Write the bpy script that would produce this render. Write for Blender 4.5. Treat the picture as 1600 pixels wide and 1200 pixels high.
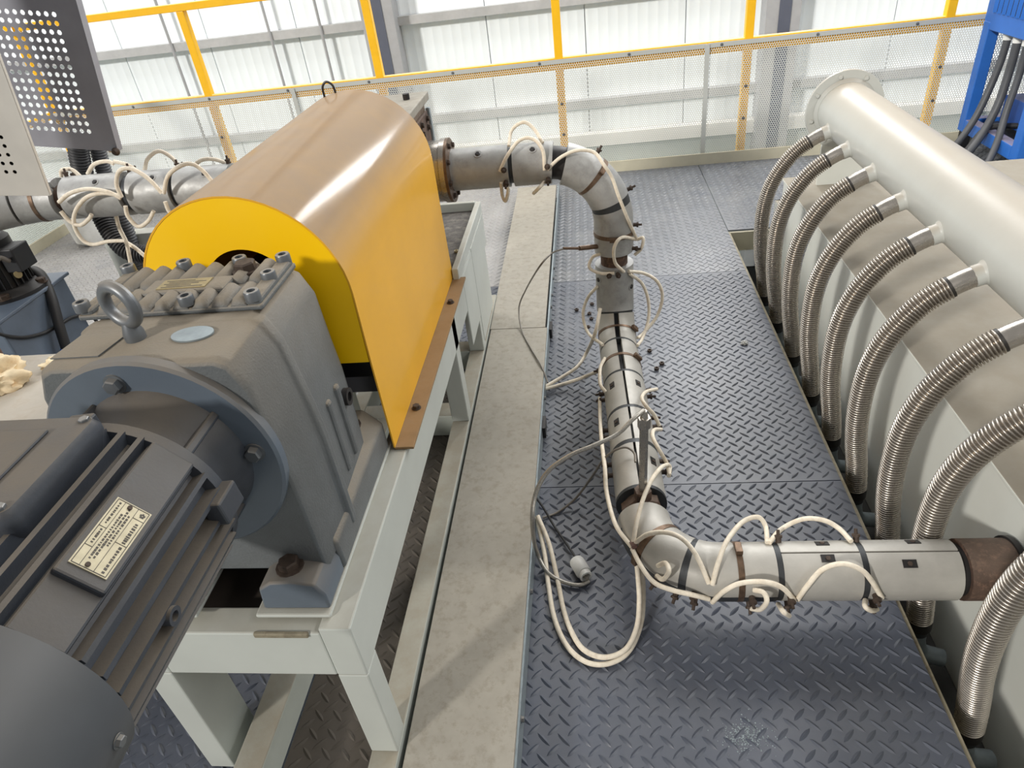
import bpy, math, random
from mathutils import Vector, Matrix, noise
random.seed(7)
PI = math.pi
scene = bpy.context.scene
for o in list(bpy.data.objects): bpy.data.objects.remove(o)
COL = scene.collection

# ------------------------------------------------------------------ camera
HC = 1.32
FPX = 1063.17
def _rot(a, b, c):
    Rz = Matrix(((math.cos(a), -math.sin(a), 0), (math.sin(a), math.cos(a), 0), (0, 0, 1)))
    B = Matrix(((1, 0, 0), (0, 0, -1), (0, 1, 0)))
    Rx = Matrix(((1, 0, 0), (0, math.cos(b), -math.sin(b)), (0, math.sin(b), math.cos(b))))
    Rr = Matrix(((math.cos(c), -math.sin(c), 0), (math.sin(c), math.cos(c), 0), (0, 0, 1)))
    return Rr @ Rx @ B @ Rz
RC = _rot(-0.158151, 0.600902, -0.134962)
cam_d = bpy.data.cameras.new('camera'); cam = bpy.data.objects.new('camera', cam_d); COL.objects.link(cam)
cam_d.sensor_fit = 'HORIZONTAL'; cam_d.sensor_width = 36; cam_d.lens = FPX / 1600 * 36
cam_d.clip_start = 0.02; cam_d.clip_end = 200
m3 = Matrix((RC[0], -RC[1], -RC[2])).transposed()
cam.matrix_world = Matrix.Translation((0, 0, HC)) @ m3.to_4x4()
scene.camera = cam

# ------------------------------------------------------------------ light
world = bpy.data.worlds.new('hall_light'); scene.world = world; world.use_nodes = True
bg = world.node_tree.nodes['Background']
bg.inputs[0].default_value = (1.0, 0.985, 0.955, 1); bg.inputs[1].default_value = 0.31
sun_d = bpy.data.lights.new('sun', 'SUN'); sun = bpy.data.objects.new('sun', sun_d); COL.objects.link(sun)
sun_d.energy = 2.35; sun_d.angle = math.radians(5); sun_d.color = (1.0, 0.96, 0.9)
sun.rotation_euler = Vector((1.0, 1.2, -0.70)).to_track_quat('-Z', 'Y').to_euler()
sun.location = (-4, -5, 6)
def area(name, loc, target, sx, sy, energy, color=(1, 1, 1)):
    d = bpy.data.lights.new(name, 'AREA'); o = bpy.data.objects.new(name, d); COL.objects.link(o)
    d.shape = 'RECTANGLE'; d.size = sx; d.size_y = sy; d.energy = energy; d.color = color
    o.location = loc; o.rotation_euler = (Vector(target) - Vector(loc)).to_track_quat('-Z', 'Y').to_euler()
    return o
area('roof_light_strip', (4.5, 2.5, 5.0), (0, 2.0, 0), 12, 0.5, 280, (1, 0.99, 0.97))
area('far_fill_light', (0.0, 4.6, 4.2), (0.0, 3.6, 0), 12, 1.4, 275, (1, 0.99, 0.97))  # added fill lamp that brightens the far floor, not a known skylight
area('wall_window', (0.92, 5.5, 2.5), (0.92, 0, 2.5), 0.34, 1.4, 60)
area('window_band', (-6.0, 1.0, 6.0), (0, 1.5, 0), 12, 0.7, 110, (0.97, 0.98, 1.0))
vs = scene.view_settings
vs.view_transform = 'Standard'; vs.look = 'None'; vs.exposure = 0.0; vs.gamma = 1.0
vs.use_curve_mapping = False

# ------------------------------------------------------------------ helpers
def P(x, y, X=None, Y=None, Z=None):
    """a point of the place: the sight line through picture point (x, y) met with a known plane"""
    d = RC.transposed() @ Vector(((x - 800) / FPX, (y - 600) / FPX, 1))
    if Z is not None: t = (Z - HC) / d.z
    elif Y is not None: t = Y / d.y
    else: t = X / d.x
    return Vector((0, 0, HC)) + d * t

class MB:
    def __init__(s): s.v = []; s.f = []
    def add(s, vs, fs):
        n = len(s.v); s.v += [Vector(q) for q in vs]; s.f += [tuple(i + n for i in f) for f in fs]; return s
    def box(s, a, b):
        x0, y0, z0 = a; x1, y1, z1 = b
        return s.hexa([(x0, y0, z0), (x1, y0, z0), (x1, y1, z0), (x0, y1, z0), (x0, y0, z1), (x1, y0, z1), (x1, y1, z1), (x0, y1, z1)])
    def hexa(s, c):
        return s.add(c, [(0, 3, 2, 1), (4, 5, 6, 7), (0, 1, 5, 4), (1, 2, 6, 5), (2, 3, 7, 6), (3, 0, 4, 7)])
    def obox(s, c, ax, ay, az, hx, hy, hz):
        c = Vector(c); ax = Vector(ax).normalized() * hx; ay = Vector(ay).normalized() * hy; az = Vector(az).normalized() * hz
        return s.hexa([c + i * ax + j * ay + k * az for k in (-1, 1) for i, j in ((-1, -1), (1, -1), (1, 1), (-1, 1))])
    def loft(s, rings, cap=True, closed=True):
        n = len(rings[0]); vs = [p for r in rings for p in r]; fs = []
        for i in range(len(rings) - 1):
            for j in range(n if closed else n - 1):
                k = (j + 1) % n
                fs.append((i * n + j, i * n + k, (i + 1) * n + k, (i + 1) * n + j))
        if cap:
            fs.append(tuple(range(n - 1, -1, -1))); fs.append(tuple((len(rings) - 1) * n + j for j in range(n)))
        return s.add(vs, fs)
    def lathe(s, prof, p0, axis, n=24, cap=True, a0=0.0):
        p0 = Vector(p0); ax = Vector(axis).normalized()
        u = ax.orthogonal().normalized(); w = ax.cross(u)
        rings = [[p0 + ax * t + (u * math.cos(a0 + 2 * PI * j / n) + w * math.sin(a0 + 2 * PI * j / n)) * r for j in range(n)] for r, t in prof]
        return s.loft(rings, cap)
    def cyl(s, p0, p1, r0, r1=None, n=20):
        p0 = Vector(p0); p1 = Vector(p1); r1 = r0 if r1 is None else r1
        return s.lathe([(r0, 0), (r1, (p1 - p0).length)], p0, p1 - p0, n)
    def ring(s, p0, axis, ro, ri, h, n=32):
        return s.lathe([(ro, 0), (ro, h), (ri, h), (ri, 0), (ro, 0)], p0, axis, n, cap=False)
    def tube(s, pts, r, n=8, cap=True):
        pts = [Vector(p) for p in pts]; rings = []
        t = (pts[1] - pts[0]).normalized(); u = t.orthogonal().normalized()
        for i, p in enumerate(pts):
            t = (pts[min(i + 1, len(pts) - 1)] - pts[max(i - 1, 0)]).normalized()
            u = (u - t * u.dot(t)).normalized(); w = t.cross(u)
            rr = r[i] if isinstance(r, (list, tuple)) else r
            rings.append([p + (u * math.cos(2 * PI * j / n) + w * math.sin(2 * PI * j / n)) * rr for j in range(n)])
        return s.loft(rings, cap)
    def prism(s, prof, fn, d0, d1):
        """2-D outline prof, fn(u, v, d) -> point, extruded from d0 to d1"""
        return s.loft([[fn(u, v, d) for u, v in prof] for d in (d0, d1)])
    def build(s, name, mat, parent=None, smooth=40, bevel=0, bseg=2, kind=None, origin=None):
        off = Vector(origin) if origin is not None else (Vector(parent['_o']) if parent is not None and '_o' in parent else Vector((0, 0, 0)))
        me = bpy.data.meshes.new(name); me.from_pydata([v - off for v in s.v], [], s.f); me.update()
        import bmesh
        bm = bmesh.new(); bm.from_mesh(me); bmesh.ops.recalc_face_normals(bm, faces=bm.faces); bm.to_mesh(me); bm.free()
        me.materials.append(mat)
        if smooth:
            me.shade_smooth()
            me.set_sharp_from_angle(angle=math.radians(smooth))
        o = bpy.data.objects.new(name, me); COL.objects.link(o)
        if parent is not None: o.parent = parent; o['_o'] = tuple(off)
        else: o.location = off; o['_o'] = tuple(off)
        if bevel:
            b = o.modifiers.new('bevel', 'BEVEL'); b.width = bevel; b.segments = bseg; b.limit_method = 'ANGLE'; b.angle_limit = math.radians(35)
        if kind: o['kind'] = kind
        return o

def tag(o, label, cat, group=None):
    o['label'] = label; o['category'] = cat
    if group: o['group'] = group
    return o
def thing(name, label, cat, loc, group=None):
    o = bpy.data.objects.new(name, None); COL.objects.link(o); o.location = loc; o['_o'] = tuple(loc)
    o.empty_display_size = 0.05
    return tag(o, label, cat, group)
def struct_root(name, loc=(0, 0, 0)):
    o = bpy.data.objects.new(name, None); COL.objects.link(o); o.location = loc; o['_o'] = tuple(loc); o['kind'] = 'structure'; return o
def place(name, mesh, parent, loc, rot=None):
    o = bpy.data.objects.new(name, mesh); COL.objects.link(o)
    o.parent = parent; o.location = Vector(loc) - Vector(parent['_o']); o['_o'] = tuple(loc)
    if rot is not None: o.rotation_euler = rot
    return o
def smoothpath(pts, n=8):
    pts = [Vector(p) for p in pts]; q = [pts[0] * 2 - pts[1]] + pts + [pts[-1] * 2 - pts[-2]]; out = []
    for i in range(1, len(q) - 2):
        a, b, c, d = q[i - 1:i + 3]
        for k in range(n):
            t = k / n
            out.append(0.5 * ((2 * b) + (c - a) * t + (2 * a - 5 * b + 4 * c - d) * t * t + (3 * b - a - 3 * c + d) * t ** 3))
    out.append(pts[-1]); return out

# ------------------------------------------------------------------ materials
def s2l(c):
    return tuple((x / 12.92 if x <= 0.04045 else ((x + 0.055) / 1.055) ** 2.4) for x in (c[0] / 255, c[1] / 255, c[2] / 255)) + (1,)
def mat(name, col, rough=0.5, metal=0.0, dust=0.0, dustcol=(150, 135, 112), var=0.12, vscale=14, bump=0.0, bscale=120, wear=None, wearamt=0.0, wscale=9, dlo=0.35, dhi=0.9, spec=0.5, coat=0.0, dn=0.55, drough=0.82):
    m = bpy.data.materials.new(name); m.use_nodes = True
    nt = m.node_tree; N = nt.nodes; L = nt.links; b = N['Principled BSDF']
    b.inputs['Roughness'].default_value = rough; b.inputs['Metallic'].default_value = metal
    b.inputs['Specular IOR Level'].default_value = spec; b.inputs['Coat Weight'].default_value = coat; b.inputs['Coat Roughness'].default_value = 0.13
    geo = N.new('ShaderNodeNewGeometry')
    def noise_n(scale, detail=5, r=0.6):
        n = N.new('ShaderNodeTexNoise'); n.inputs['Scale'].default_value = scale; n.inputs['Detail'].default_value = detail; n.inputs['Roughness'].default_value = r
        L.new(geo.outputs['Position'], n.inputs['Vector']); return n.outputs['Fac']
    def mr(x, a, c, d, e):
        r = N.new('ShaderNodeMapRange'); L.new(x, r.inputs[0])
        for i, q in zip((1, 2, 3, 4), (a, c, d, e)): r.inputs[i].default_value = q
        return r.outputs[0]
    def mix(f, a, c):
        x = N.new('ShaderNodeMix'); x.data_type = 'RGBA'
        if hasattr(f, 'links'): L.new(f, x.inputs[0])
        else: x.inputs[0].default_value = f
        for i, q in ((6, a), (7, c)):
            if hasattr(q, 'links'): L.new(q, x.inputs[i])
            else: x.inputs[i].default_value = q
        return x.outputs[2]
    def mul(a, c):
        x = N.new('ShaderNodeMath'); x.operation = 'MULTIPLY'
        for i, q in ((0, a), (1, c)):
            if hasattr(q, 'links'): L.new(q, x.inputs[i])
            else: x.inputs[i].default_value = q
        return x.outputs[0]
    c0 = s2l(col)
    lo = tuple(q * (1 - var) for q in c0[:3]) + (1,); hi = tuple(min(1, q * (1 + var)) for q in c0[:3]) + (1,)
    c = mix(mr(noise_n(vscale), 0.3, 0.7, 0, 1), lo, hi)
    if wear is not None:
        f = mul(mr(noise_n(wscale, 8, 0.7), 0.5 , 0.66, 0, 1), wearamt)
        c = mix(f, c, s2l(wear))
    if dust > 0:
        sx = N.new('ShaderNodeSeparateXYZ'); L.new(geo.outputs['Normal'], sx.inputs[0])
        up = mr(sx.outputs[2], dlo, dhi, 0, 1)
        f = mul(mul(up, mr(noise_n(11, 6, 0.65), 0.25, 0.6, dn, 1.0)), dust)
        c = mix(f, c, s2l(dustcol))
        L.new(mr(f, 0, 1, rough, max(rough, drough)), b.inputs['Roughness'])
        if metal > 0: L.new(mr(f, 0, 1, metal, 0.0), b.inputs['Metallic'])
    else:
        L.new(mr(noise_n(vscale * 2.3), 0.3, 0.7, max(0.05, rough - 0.07), min(1, rough + 0.08)), b.inputs['Roughness'])
    L.new(c, b.inputs['Base Color'])
    if bump > 0:
        bp = N.new('ShaderNodeBump'); bp.inputs['Strength'].default_value = bump; bp.inputs['Distance'].default_value = 0.002
        L.new(noise_n(bscale, 3), bp.inputs['Height']); L.new(bp.outputs[0], b.inputs['Normal'])
    return m

M = {}
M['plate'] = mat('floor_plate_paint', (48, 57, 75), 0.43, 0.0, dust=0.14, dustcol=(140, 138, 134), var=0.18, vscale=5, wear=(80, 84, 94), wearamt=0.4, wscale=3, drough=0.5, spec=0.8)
M['plate_mid_glare'] = mat('middle_plate_glare_paint', (52, 61, 78), 0.43, 0.0, dust=0.20, dustcol=(146, 145, 142), var=0.15, vscale=5, wear=(100, 102, 108), wearamt=0.4, wscale=3, drough=0.5, spec=0.8)  # dust plus some floor glare put into the lighter colour
M['plate_far_glare'] = mat('far_plate_glare_paint', (62, 70, 84), 0.34, 0.0, dust=0.32, dustcol=(150, 149, 146), var=0.12, vscale=4, wear=(120, 121, 122), wearamt=0.45, wscale=2.5, drough=0.45, spec=0.9)  # paler still: dust and the far floor's glare put into the colour
M['plate_dusty'] = mat('dusty_plate', (84, 77, 69), 0.75, 0.0, var=0.15, vscale=6, wear=(66, 64, 62), wearamt=0.5, wscale=5)
M['plate_pale'] = mat('pale_left_plate', (150, 148, 146), 0.5, 0.0, var=0.1, vscale=5, wear=(112, 116, 124), wearamt=0.4, wscale=4)  # left plates in a paler grey than the other plates
M['edge'] = mat('edge_steel', (140, 132, 112), 0.6, 0.2, var=0.2, vscale=30, wear=(84, 70, 52), wearamt=0.6, wscale=25)
M['white'] = mat('white_frame_paint', (186, 190, 184), 0.45, 0.0, dust=0.6, dustcol=(150, 141, 124), var=0.05, vscale=6, dlo=0.75, dhi=0.97)
M['tankwhite'] = mat('tank_paint', (208, 210, 203), 0.4, 0.0, dust=0.97, dustcol=(138, 130, 116), var=0.05, vscale=4, dlo=0.6, dhi=0.95, dn=0.9)
M['manifold'] = mat('manifold_paint', (188, 190, 185), 0.34, 0.0, dust=0.9, dustcol=(158, 147, 130), var=0.04, vscale=7, dlo=0.3, dhi=0.98, bump=0.06, bscale=60, dn=0.92, drough=0.46)
M['yellow'] = mat('guard_yellow', (246, 182, 8), 0.5, 0.0, dust=1.0, dustcol=(150, 125, 96), var=0.05, vscale=5, dlo=-0.22, dhi=0.60, bump=0.05, bscale=260, dn=0.93, drough=0.75, spec=0.2, coat=0.3)
M['yellowclean'] = mat('guard_yellow_front', (255, 202, 0), 0.4, 0.0, var=0.03, vscale=4)
M['ochre'] = mat('dusty_yellow_flange', (138, 110, 74), 0.7, 0.0, var=0.12, vscale=20, wear=(130, 110, 84), wearamt=0.5, wscale=20)
M['rail'] = mat('rail_yellow', (252, 192, 24), 0.4, 0.0, dust=0.6, dustcol=(232, 214, 190), var=0.05, dlo=0.5, dhi=0.95)
M['gear'] = mat('gearbox_paint', (92, 98, 102), 0.42, 0.0, dust=0.93, dustcol=(134, 123, 106), var=0.12, vscale=18, dlo=-0.1, dhi=0.75, bump=0.45, bscale=260, dn=0.75)
M['gearside'] = mat('gearbox_flange_paint', (92, 102, 113), 0.36, 0.0, dust=0.8, dustcol=(120, 109, 93), var=0.08, vscale=8, bump=0.08, bscale=150, dlo=0.1, dhi=0.7)
M['motor'] = mat('motor_paint', (60, 64, 71), 0.42, 0.0, dust=0.8, dustcol=(104, 94, 80), var=0.2, vscale=12, dlo=0.3, dhi=0.95, bump=0.15, bscale=200)
M['fan'] = mat('fan_cover_paint', (76, 79, 83), 0.45, 0.0, dust=0.45, dustcol=(100, 92, 80), var=0.1, vscale=9, dlo=0.2, dhi=1.0)
M['dark'] = mat('black_steel', (22, 23, 28), 0.5, 0.1, var=0.2)
M['band'] = mat('dark_joint_band', (66, 68, 70), 0.5, 0.6, var=0.2, vscale=30)
M['rust'] = mat('rusty_pipe', (84, 66, 56), 0.75, 0.3, dust=0.45, dustcol=(122, 108, 96), var=0.3, vscale=40, wear=(140, 110, 92), wearamt=0.6, wscale=60, bump=0.4, bscale=300)
M['brownband'] = mat('tarnished_clamp', (112, 92, 76), 0.42, 0.7, var=0.3, vscale=60)
M['alu'] = mat('cast_aluminium', (162, 162, 160), 0.5, 0.3, var=0.12, vscale=22, wear=(130, 129, 127), wearamt=0.5, wscale=25, bump=0.12, bscale=160)
M['alupale'] = mat('pale_cast_aluminium', (172, 169, 162), 0.48, 0.25, var=0.08, vscale=22, bump=0.1, bscale=160)
M['steel'] = mat('stainless_steel', (170, 165, 158), 0.26, 0.75, var=0.06, vscale=20)
M['hose'] = mat('corrugated_stainless', (172, 165, 156), 0.28, 0.85, var=0.03, vscale=15)
M['hosecuff'] = mat('hose_cuff', (60, 58, 56), 0.5, 0.6)
M['bolt'] = mat('grey_bolt', (116, 120, 124), 0.4, 0.6, dust=0.4)
M['boltdark'] = mat('dark_bolt', (52, 50, 50), 0.45, 0.5)
M['boltrust'] = mat('rusty_bolt', (72, 60, 52), 0.7, 0.3, var=0.3, vscale=70)
M['wire'] = mat('ivory_fibreglass_sleeve', (226, 216, 198), 0.7, 0.0, var=0.1, vscale=90, wear=(180, 158, 128), wearamt=0.35, wscale=40, bump=0.3, bscale=500)
M['braid'] = mat('braided_steel', (168, 164, 156), 0.4, 0.7, var=0.3, vscale=400)
M['thin'] = mat('grey_thin_cable', (128, 122, 114), 0.5, 0.3)
M['black'] = mat('black_rubber', (32, 33, 36), 0.5, 0.0, dust=0.3, dustcol=(90, 86, 82))
M['cable'] = mat('grey_cable', (74, 76, 80), 0.5, 0.0, dust=0.35, dustcol=(120, 118, 114))
M['galv'] = mat('galvanised_cover', (150, 145, 134), 0.55, 0.25, var=0.10, vscale=26, wear=(126, 119, 106), wearamt=0.85, wscale=45, dust=0.3, dustcol=(158, 151, 138))
M['galvside'] = mat('galvanised_tray', (140, 150, 154), 0.45, 0.4, var=0.15, vscale=40)
M['beam'] = mat('dusty_beam', (178, 182, 174), 0.5, 0.0, dust=0.95, dustcol=(146, 138, 122), var=0.06, dlo=0.5, dhi=0.95, bump=0.15, bscale=90)
M['sheet'] = mat('wall_sheet', (238, 244, 247), 0.45, 0.0, var=0.02, vscale=2)
M['purlin'] = mat('purlin_steel', (176, 176, 176), 0.5, 0.2, var=0.1, vscale=12)
M['column'] = mat('column_paint', (160, 160, 162), 0.5, 0.0, var=0.06)
M['columndark'] = mat('column_dark_paint', (84, 88, 102), 0.5, 0.0, var=0.06)
M['sill'] = mat('sill_white', (238, 236, 230), 0.5, 0.0, var=0.03)
M['lowwall'] = mat('low_wall', (188, 196, 192), 0.7, 0.0, var=0.05)
M['toe'] = mat('toe_board', (196, 190, 168), 0.5, 0.0, var=0.06, dust=0.3)
M['blue'] = mat('blue_paint', (44, 104, 186), 0.38, 0.0, dust=0.75, dustcol=(160, 140, 126), var=0.06, dlo=0.7, dhi=0.98)
M['bluedark'] = mat('blue_motor', (40, 84, 160), 0.4, 0.0, dust=0.4)
M['plastic'] = mat('white_plastic', (226, 226, 222), 0.4, 0.0)
M['cabdark'] = mat('brushed_dark_steel', (150, 151, 160), 0.4, 0.15, var=0.12, vscale=7)
M['cablight'] = mat('brushed_light_steel', (206, 203, 196), 0.4, 0.35, var=0.08, vscale=6)
M['hyd'] = mat('hydraulic_tank_paint', (96, 108, 124), 0.4, 0.1, var=0.12, vscale=9)
M['brown'] = mat('brown_block', (92, 68, 60), 0.6, 0.0)
M['rag'] = mat('cream_rag', (226, 210, 178), 0.9, 0.0, var=0.15, vscale=30, wear=(176, 144, 100), wearamt=0.5, wscale=30)
M['bench'] = mat('bench_top', (186, 182, 174), 0.5, 0.1, dust=0.5, dustcol=(160, 150, 134), wear=(148, 128, 104), wearamt=0.5, wscale=14)
M['tape'] = mat('blue_tape', (48, 106, 190), 0.4)
M['brass'] = mat('name_plate', (150, 136, 100), 0.6, 0.2, var=0.15, vscale=60)
M['paperplate'] = mat('nameplate_pale', (188, 178, 150), 0.5, 0.2, var=0.1, vscale=60)
M['ink'] = mat('print_ink', (70, 64, 56), 0.6)
M['dustblack'] = mat('black_dust_tray', (86, 82, 78), 0.9, 0.0, var=0.35, vscale=50, wear=(128, 122, 112), wearamt=0.7, wscale=30, bump=0.4)
M['traybrown'] = mat('oily_tray', (70, 62, 55), 0.7, 0.0, var=0.15, vscale=10)
M['pit'] = mat('pit_floor', (70, 70, 68), 0.8, 0.0, var=0.2)

def perf_mat(ax=0):
    m = bpy.data.materials.new('perforated_sheet'); m.use_nodes = True
    nt = m.node_tree; N = nt.nodes; L = nt.links; b = N['Principled BSDF']
    b.inputs['Base Color'].default_value = s2l((214, 216, 210)); b.inputs['Roughness'].default_value = 0.5
    geo = N.new('ShaderNodeNewGeometry'); sp = N.new('ShaderNodeSeparateXYZ'); L.new(geo.outputs['Position'], sp.inputs[0])
    def mth(op, a, c=None):
        x = N.new('ShaderNodeMath'); x.operation = op
        for i, q in ((0, a), (1, c)):
            if q is None: continue
            if hasattr(q, 'links'): L.new(q, x.inputs[i])
            else: x.inputs[i].default_value = q
        return x.outputs[0]
    p = 0.0125
    u = mth('DIVIDE', sp.outputs[ax], p); v = mth('DIVIDE', sp.outputs[2], p * 1.732)
    def d(off):
        a = mth('SUBTRACT', mth('FRACT', mth('ADD', u, 100 + off)), 0.5); c = mth('MULTIPLY', mth('SUBTRACT', mth('FRACT', mth('ADD', v, 100 + off)), 0.5), 1.732)
        return mth('ADD', mth('MULTIPLY', a, a), mth('MULTIPLY', c, c))
    hole = mth('LESS_THAN', mth('MINIMUM', d(0), d(0.5)), 0.40 ** 2)
    tr = N.new('ShaderNodeBsdfTransparent'); mx = N.new('ShaderNodeMixShader')
    L.new(hole, mx.inputs[0]); L.new(b.outputs[0], mx.inputs[1]); L.new(tr.outputs[0], mx.inputs[2])
    L.new(mx.outputs[0], N['Material Output'].inputs['Surface'])
    return m
M['perf'] = perf_mat(); M['perfx'] = perf_mat(1)

def mesh_of(mb, name, m, smooth=40):
    o = mb.build(name, m, None, smooth); me = o.data; bpy.data.objects.remove(o); return me
def dir_rot(d):
    return Vector(d).to_track_quat('Z', 'Y').to_euler()
_b = MB(); _b.lathe([(0.0115, 0), (0.0115, 0.012), (0.0105, 0.014), (0.0062, 0.014), (0.0062, 0.005)], (0, 0, 0), (0, 0, 1), 16)
CAPSCREW = mesh_of(_b, 'cap_screw', M['bolt'])
_b = MB(); _b.lathe([(0.0145, -0.001), (0.0145, 0.002)], (0, 0, 0), (0, 0, 1), 16); _b.lathe([(0.0112, 0.002), (0.0112, 0.010), (0.0095, 0.012)], (0, 0, 0), (0, 0, 1), 6)
HEXBOLT = mesh_of(_b, 'hex_bolt', M['bolt'], 30)
def hexmesh(r, h, m, name):
    b = MB(); b.lathe([(r * 1.3, 0), (r * 1.3, h * 0.2)], (0, 0, 0), (0, 0, 1), 14); b.lathe([(r, h * 0.2), (r, h * 0.85), (r * 0.85, h)], (0, 0, 0), (0, 0, 1), 6)
    return mesh_of(b, name, m, 30)
RUSTBOLT = hexmesh(0.017, 0.016, M['boltrust'], 'rust_bolt'); DARKBOLT = hexmesh(0.008, 0.009, M['boltrust'], 'small_bolt')
SMALLBOLT = hexmesh(0.006, 0.006, M['bolt'], 'small_grey_bolt')
FLBOLT = hexmesh(0.008, 0.007, M['manifold'], 'painted_bolt')

# ================================================================== SETTING
PITCH = 0.0392; GX = 0.5836; GY = 0.8624
def treads(x0, x1, y0, y1, z, edge=0.012):
    b = MB(); L = 0.0182; Wd = 0.0047; h = 0.0026
    prof = [(-1, 0), (-.55, -.78), (0, -1), (.55, -.78), (1, 0), (.55, .78), (0, 1), (-.55, .78)]
    for k, sgn in ((0, 1), (1, -1)):
        i0 = math.ceil((x0 + edge - GX) / PITCH - .5 * k); i1 = math.floor((x1 - edge - GX) / PITCH - .5 * k)
        j0 = math.ceil((y0 + edge - GY) / PITCH - .5 * k); j1 = math.floor((y1 - edge - GY) / PITCH - .5 * k)
        for i in range(i0, i1 + 1):
            for j in range(j0, j1 + 1):
                cx = GX + (i + .5 * k) * PITCH; cy = GY + (j + .5 * k) * PITCH
                if k: cx -= 0.0
                c = math.cos(PI / 4); s_ = math.sin(PI / 4) * sgn
                vs = [(cx + (u * L * c - w * Wd * s_), cy + (u * L * s_ + w * Wd * c), z) for u, w in prof]
                vs += [(cx + (u * L * c), cy + (u * L * s_), z + h) for u in (-.6, 0, .6)]
                b.add(vs, [(0, 1, 8), (1, 2, 9, 8), (2, 3, 10, 9), (3, 4, 10), (4, 5, 10), (5, 6, 9, 10), (6, 7, 8, 9), (7, 0, 8)])
    return b
floor = struct_root('floor')
def floor_plate(x0, x1, y0, y1, m, tr=True, z=0.0):
    g = 0.0015
    b = MB().box((x0 + g, y0 + g, z - 0.006), (x1 - g, y1 - g, z)); o = b.build('floor_plate', m, floor, 0)
    if tr: treads(x0, x1, y0, y1, z).build('tread_pattern', m, o, 60, kind='stuff')
    return o
EX = 0.617
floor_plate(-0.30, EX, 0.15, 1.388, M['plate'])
floor_plate(-0.30, EX, 1.388, 2.652, M['plate_mid_glare'])
floor_plate(-0.30, EX, 2.652, 4.06, M['plate_far_glare'])
floor_plate(EX, 3.6, 3.077, 4.06, M['plate_far_glare'])
floor_plate(-0.652, -0.30, 0.15, 2.0, M['plate_dusty'])
floor_plate(-0.652, -0.30, 2.0, 2.652, M['plate'])
floor_plate(-1.75, -0.652, 0.15, 1.388, M['plate'])
floor_plate(-1.75, -0.652, 1.388, 2.652, M['plate_pale'])
floor_plate(-1.75, -0.30, 2.652, 4.06, M['plate_pale'])
floor_plate(-3.3, -1.75, 1.388, 2.9, M['plate_pale'])
floor_plate(-3.3, -1.75, 2.9, 4.06, M['plate_pale'])
trim = MB().box((EX, 0.15, -0.30), (EX + 0.008, 3.07, -0.004)).build('trim_1', M['edge'], None, 0, origin=(EX, 1.6, -0.04)); trim['kind'] = 'structure'  # edge trim, its lower part added to block sun under the plates
# cross beam that carries the plate end at the far side of the pit, and the floor below
tb = MB().box((EX + 0.01, 3.065, -0.10), (3.6, 3.078, -0.008)).build('trim_2', M['toe'], None, 0, origin=(1.5, 3.07, -0.05)); tb['kind'] = 'structure'
fl = MB().box((EX - 0.3, 0.1, -0.32), (3.6, 3.3, -0.30)).build('floor_lower', M['pit'], None, 0, origin=(1.2, 1.6, -0.31)); fl['kind'] = 'structure'

# back wall -----------------------------------------------------------
WY = 5.6
wall = struct_root('wall_back', (0, WY, 0))
def sheet_panel(x0, x1, z0, z1):
    b = MB(); n = 10; w = (x1 - x0 - 0.006) / n; top = []; a = x0 + 0.003
    prof = [(a, 0.0)]
    for i in range(n):
        xx = a + i * w
        prof += [(xx + w * .15, 0), (xx + w * .22, -0.0012), (xx + w * .34, -0.0012), (xx + w * .41, 0)]
    prof += [(x1 - 0.003, 0)]
    front = [(x, WY + y) for x, y in prof]
    rings = [[Vector((x, y, z)) for x, y in front] + [Vector((x1 - .003, WY + .03, z)), Vector((x0 + .003, WY + .03, z))] for z in (z0, z1)]
    return b.loft(rings)
xs = [-7.2 + 0.72 * i for i in range(21)]
for a, c in zip(xs[:-1], xs[1:]): sheet_panel(a, c, -0.16, 4.2).build('wall_sheet', M['sheet'], wall, 20)
MB().box((-7.3, WY + 0.03, -1.6), (8, WY + 0.08, 4.2)).build('wall_backing', M['sheet'], wall, 0)
def purlin(x0, x1, z, h=0.058, d=0.06):
    b = MB(); t = 0.006; y1 = WY - 0.005
    b.box((x0, y1 - d, z + h - t), (x1, y1, z + h)); b.box((x0, y1 - d, z), (x1, y1 - d + t, z + h - t)); b.box((x0, y1 - d + t, z), (x1, y1, z + t))
    return b.build('purlin', M['purlin'], wall, 0)
for z in (0.03, 0.735, 1.44, 2.2):
    purlin(-7.3, -1.60, z - 0.0); purlin(-1.36, 1.24, z); purlin(1.50, 8, z)
def column(x0, x1, dark=True):
    d = 0.16
    b = MB(); b.box((x0, WY - d, -1.6), (x0 + .05, WY - 0.002, 4.2)); b.box((x0, WY - d - .012, -1.6), (x1, WY - d, 4.2)); b.box((x1 - 0.045, WY - d, -1.6), (x1, WY - .002, 4.2))
    o = b.build('column', M['column'], wall, 0)
    if dark or True: MB().box((x0 + 0.085, WY - d - 0.018, -1.6), (x0 + 0.165, WY - d - .012, 4.2)).build('column_stripe', M['columndark'], o, 0)
column(-1.60, -1.36); column(1.24, 1.47, False)
MB().box((-7.3, WY - 0.09, -0.262), (8, WY + .03, -0.16)).build('sill', M['sill'], wall, 0, bevel=.006)
MB().box((-7.3, WY - 0.02, -1.6), (8, WY + .03, -0.262)).build('low_wall', M['lowwall'], wall, 0)
for x in (-3.15, -2.35, -1.95): MB().cyl((x, WY - .07, -0.15), (x, WY - .07, 4.2), .011, n=8).build('conduit', M['column'], wall)
toe = MB().box((-3.3, 4.055, -0.10), (3.6, 4.067, 0.062)).build('baseboard_back', M['toe'], None, 0, origin=(0, 4.06, -0.1)); toe['kind'] = 'structure'

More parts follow.
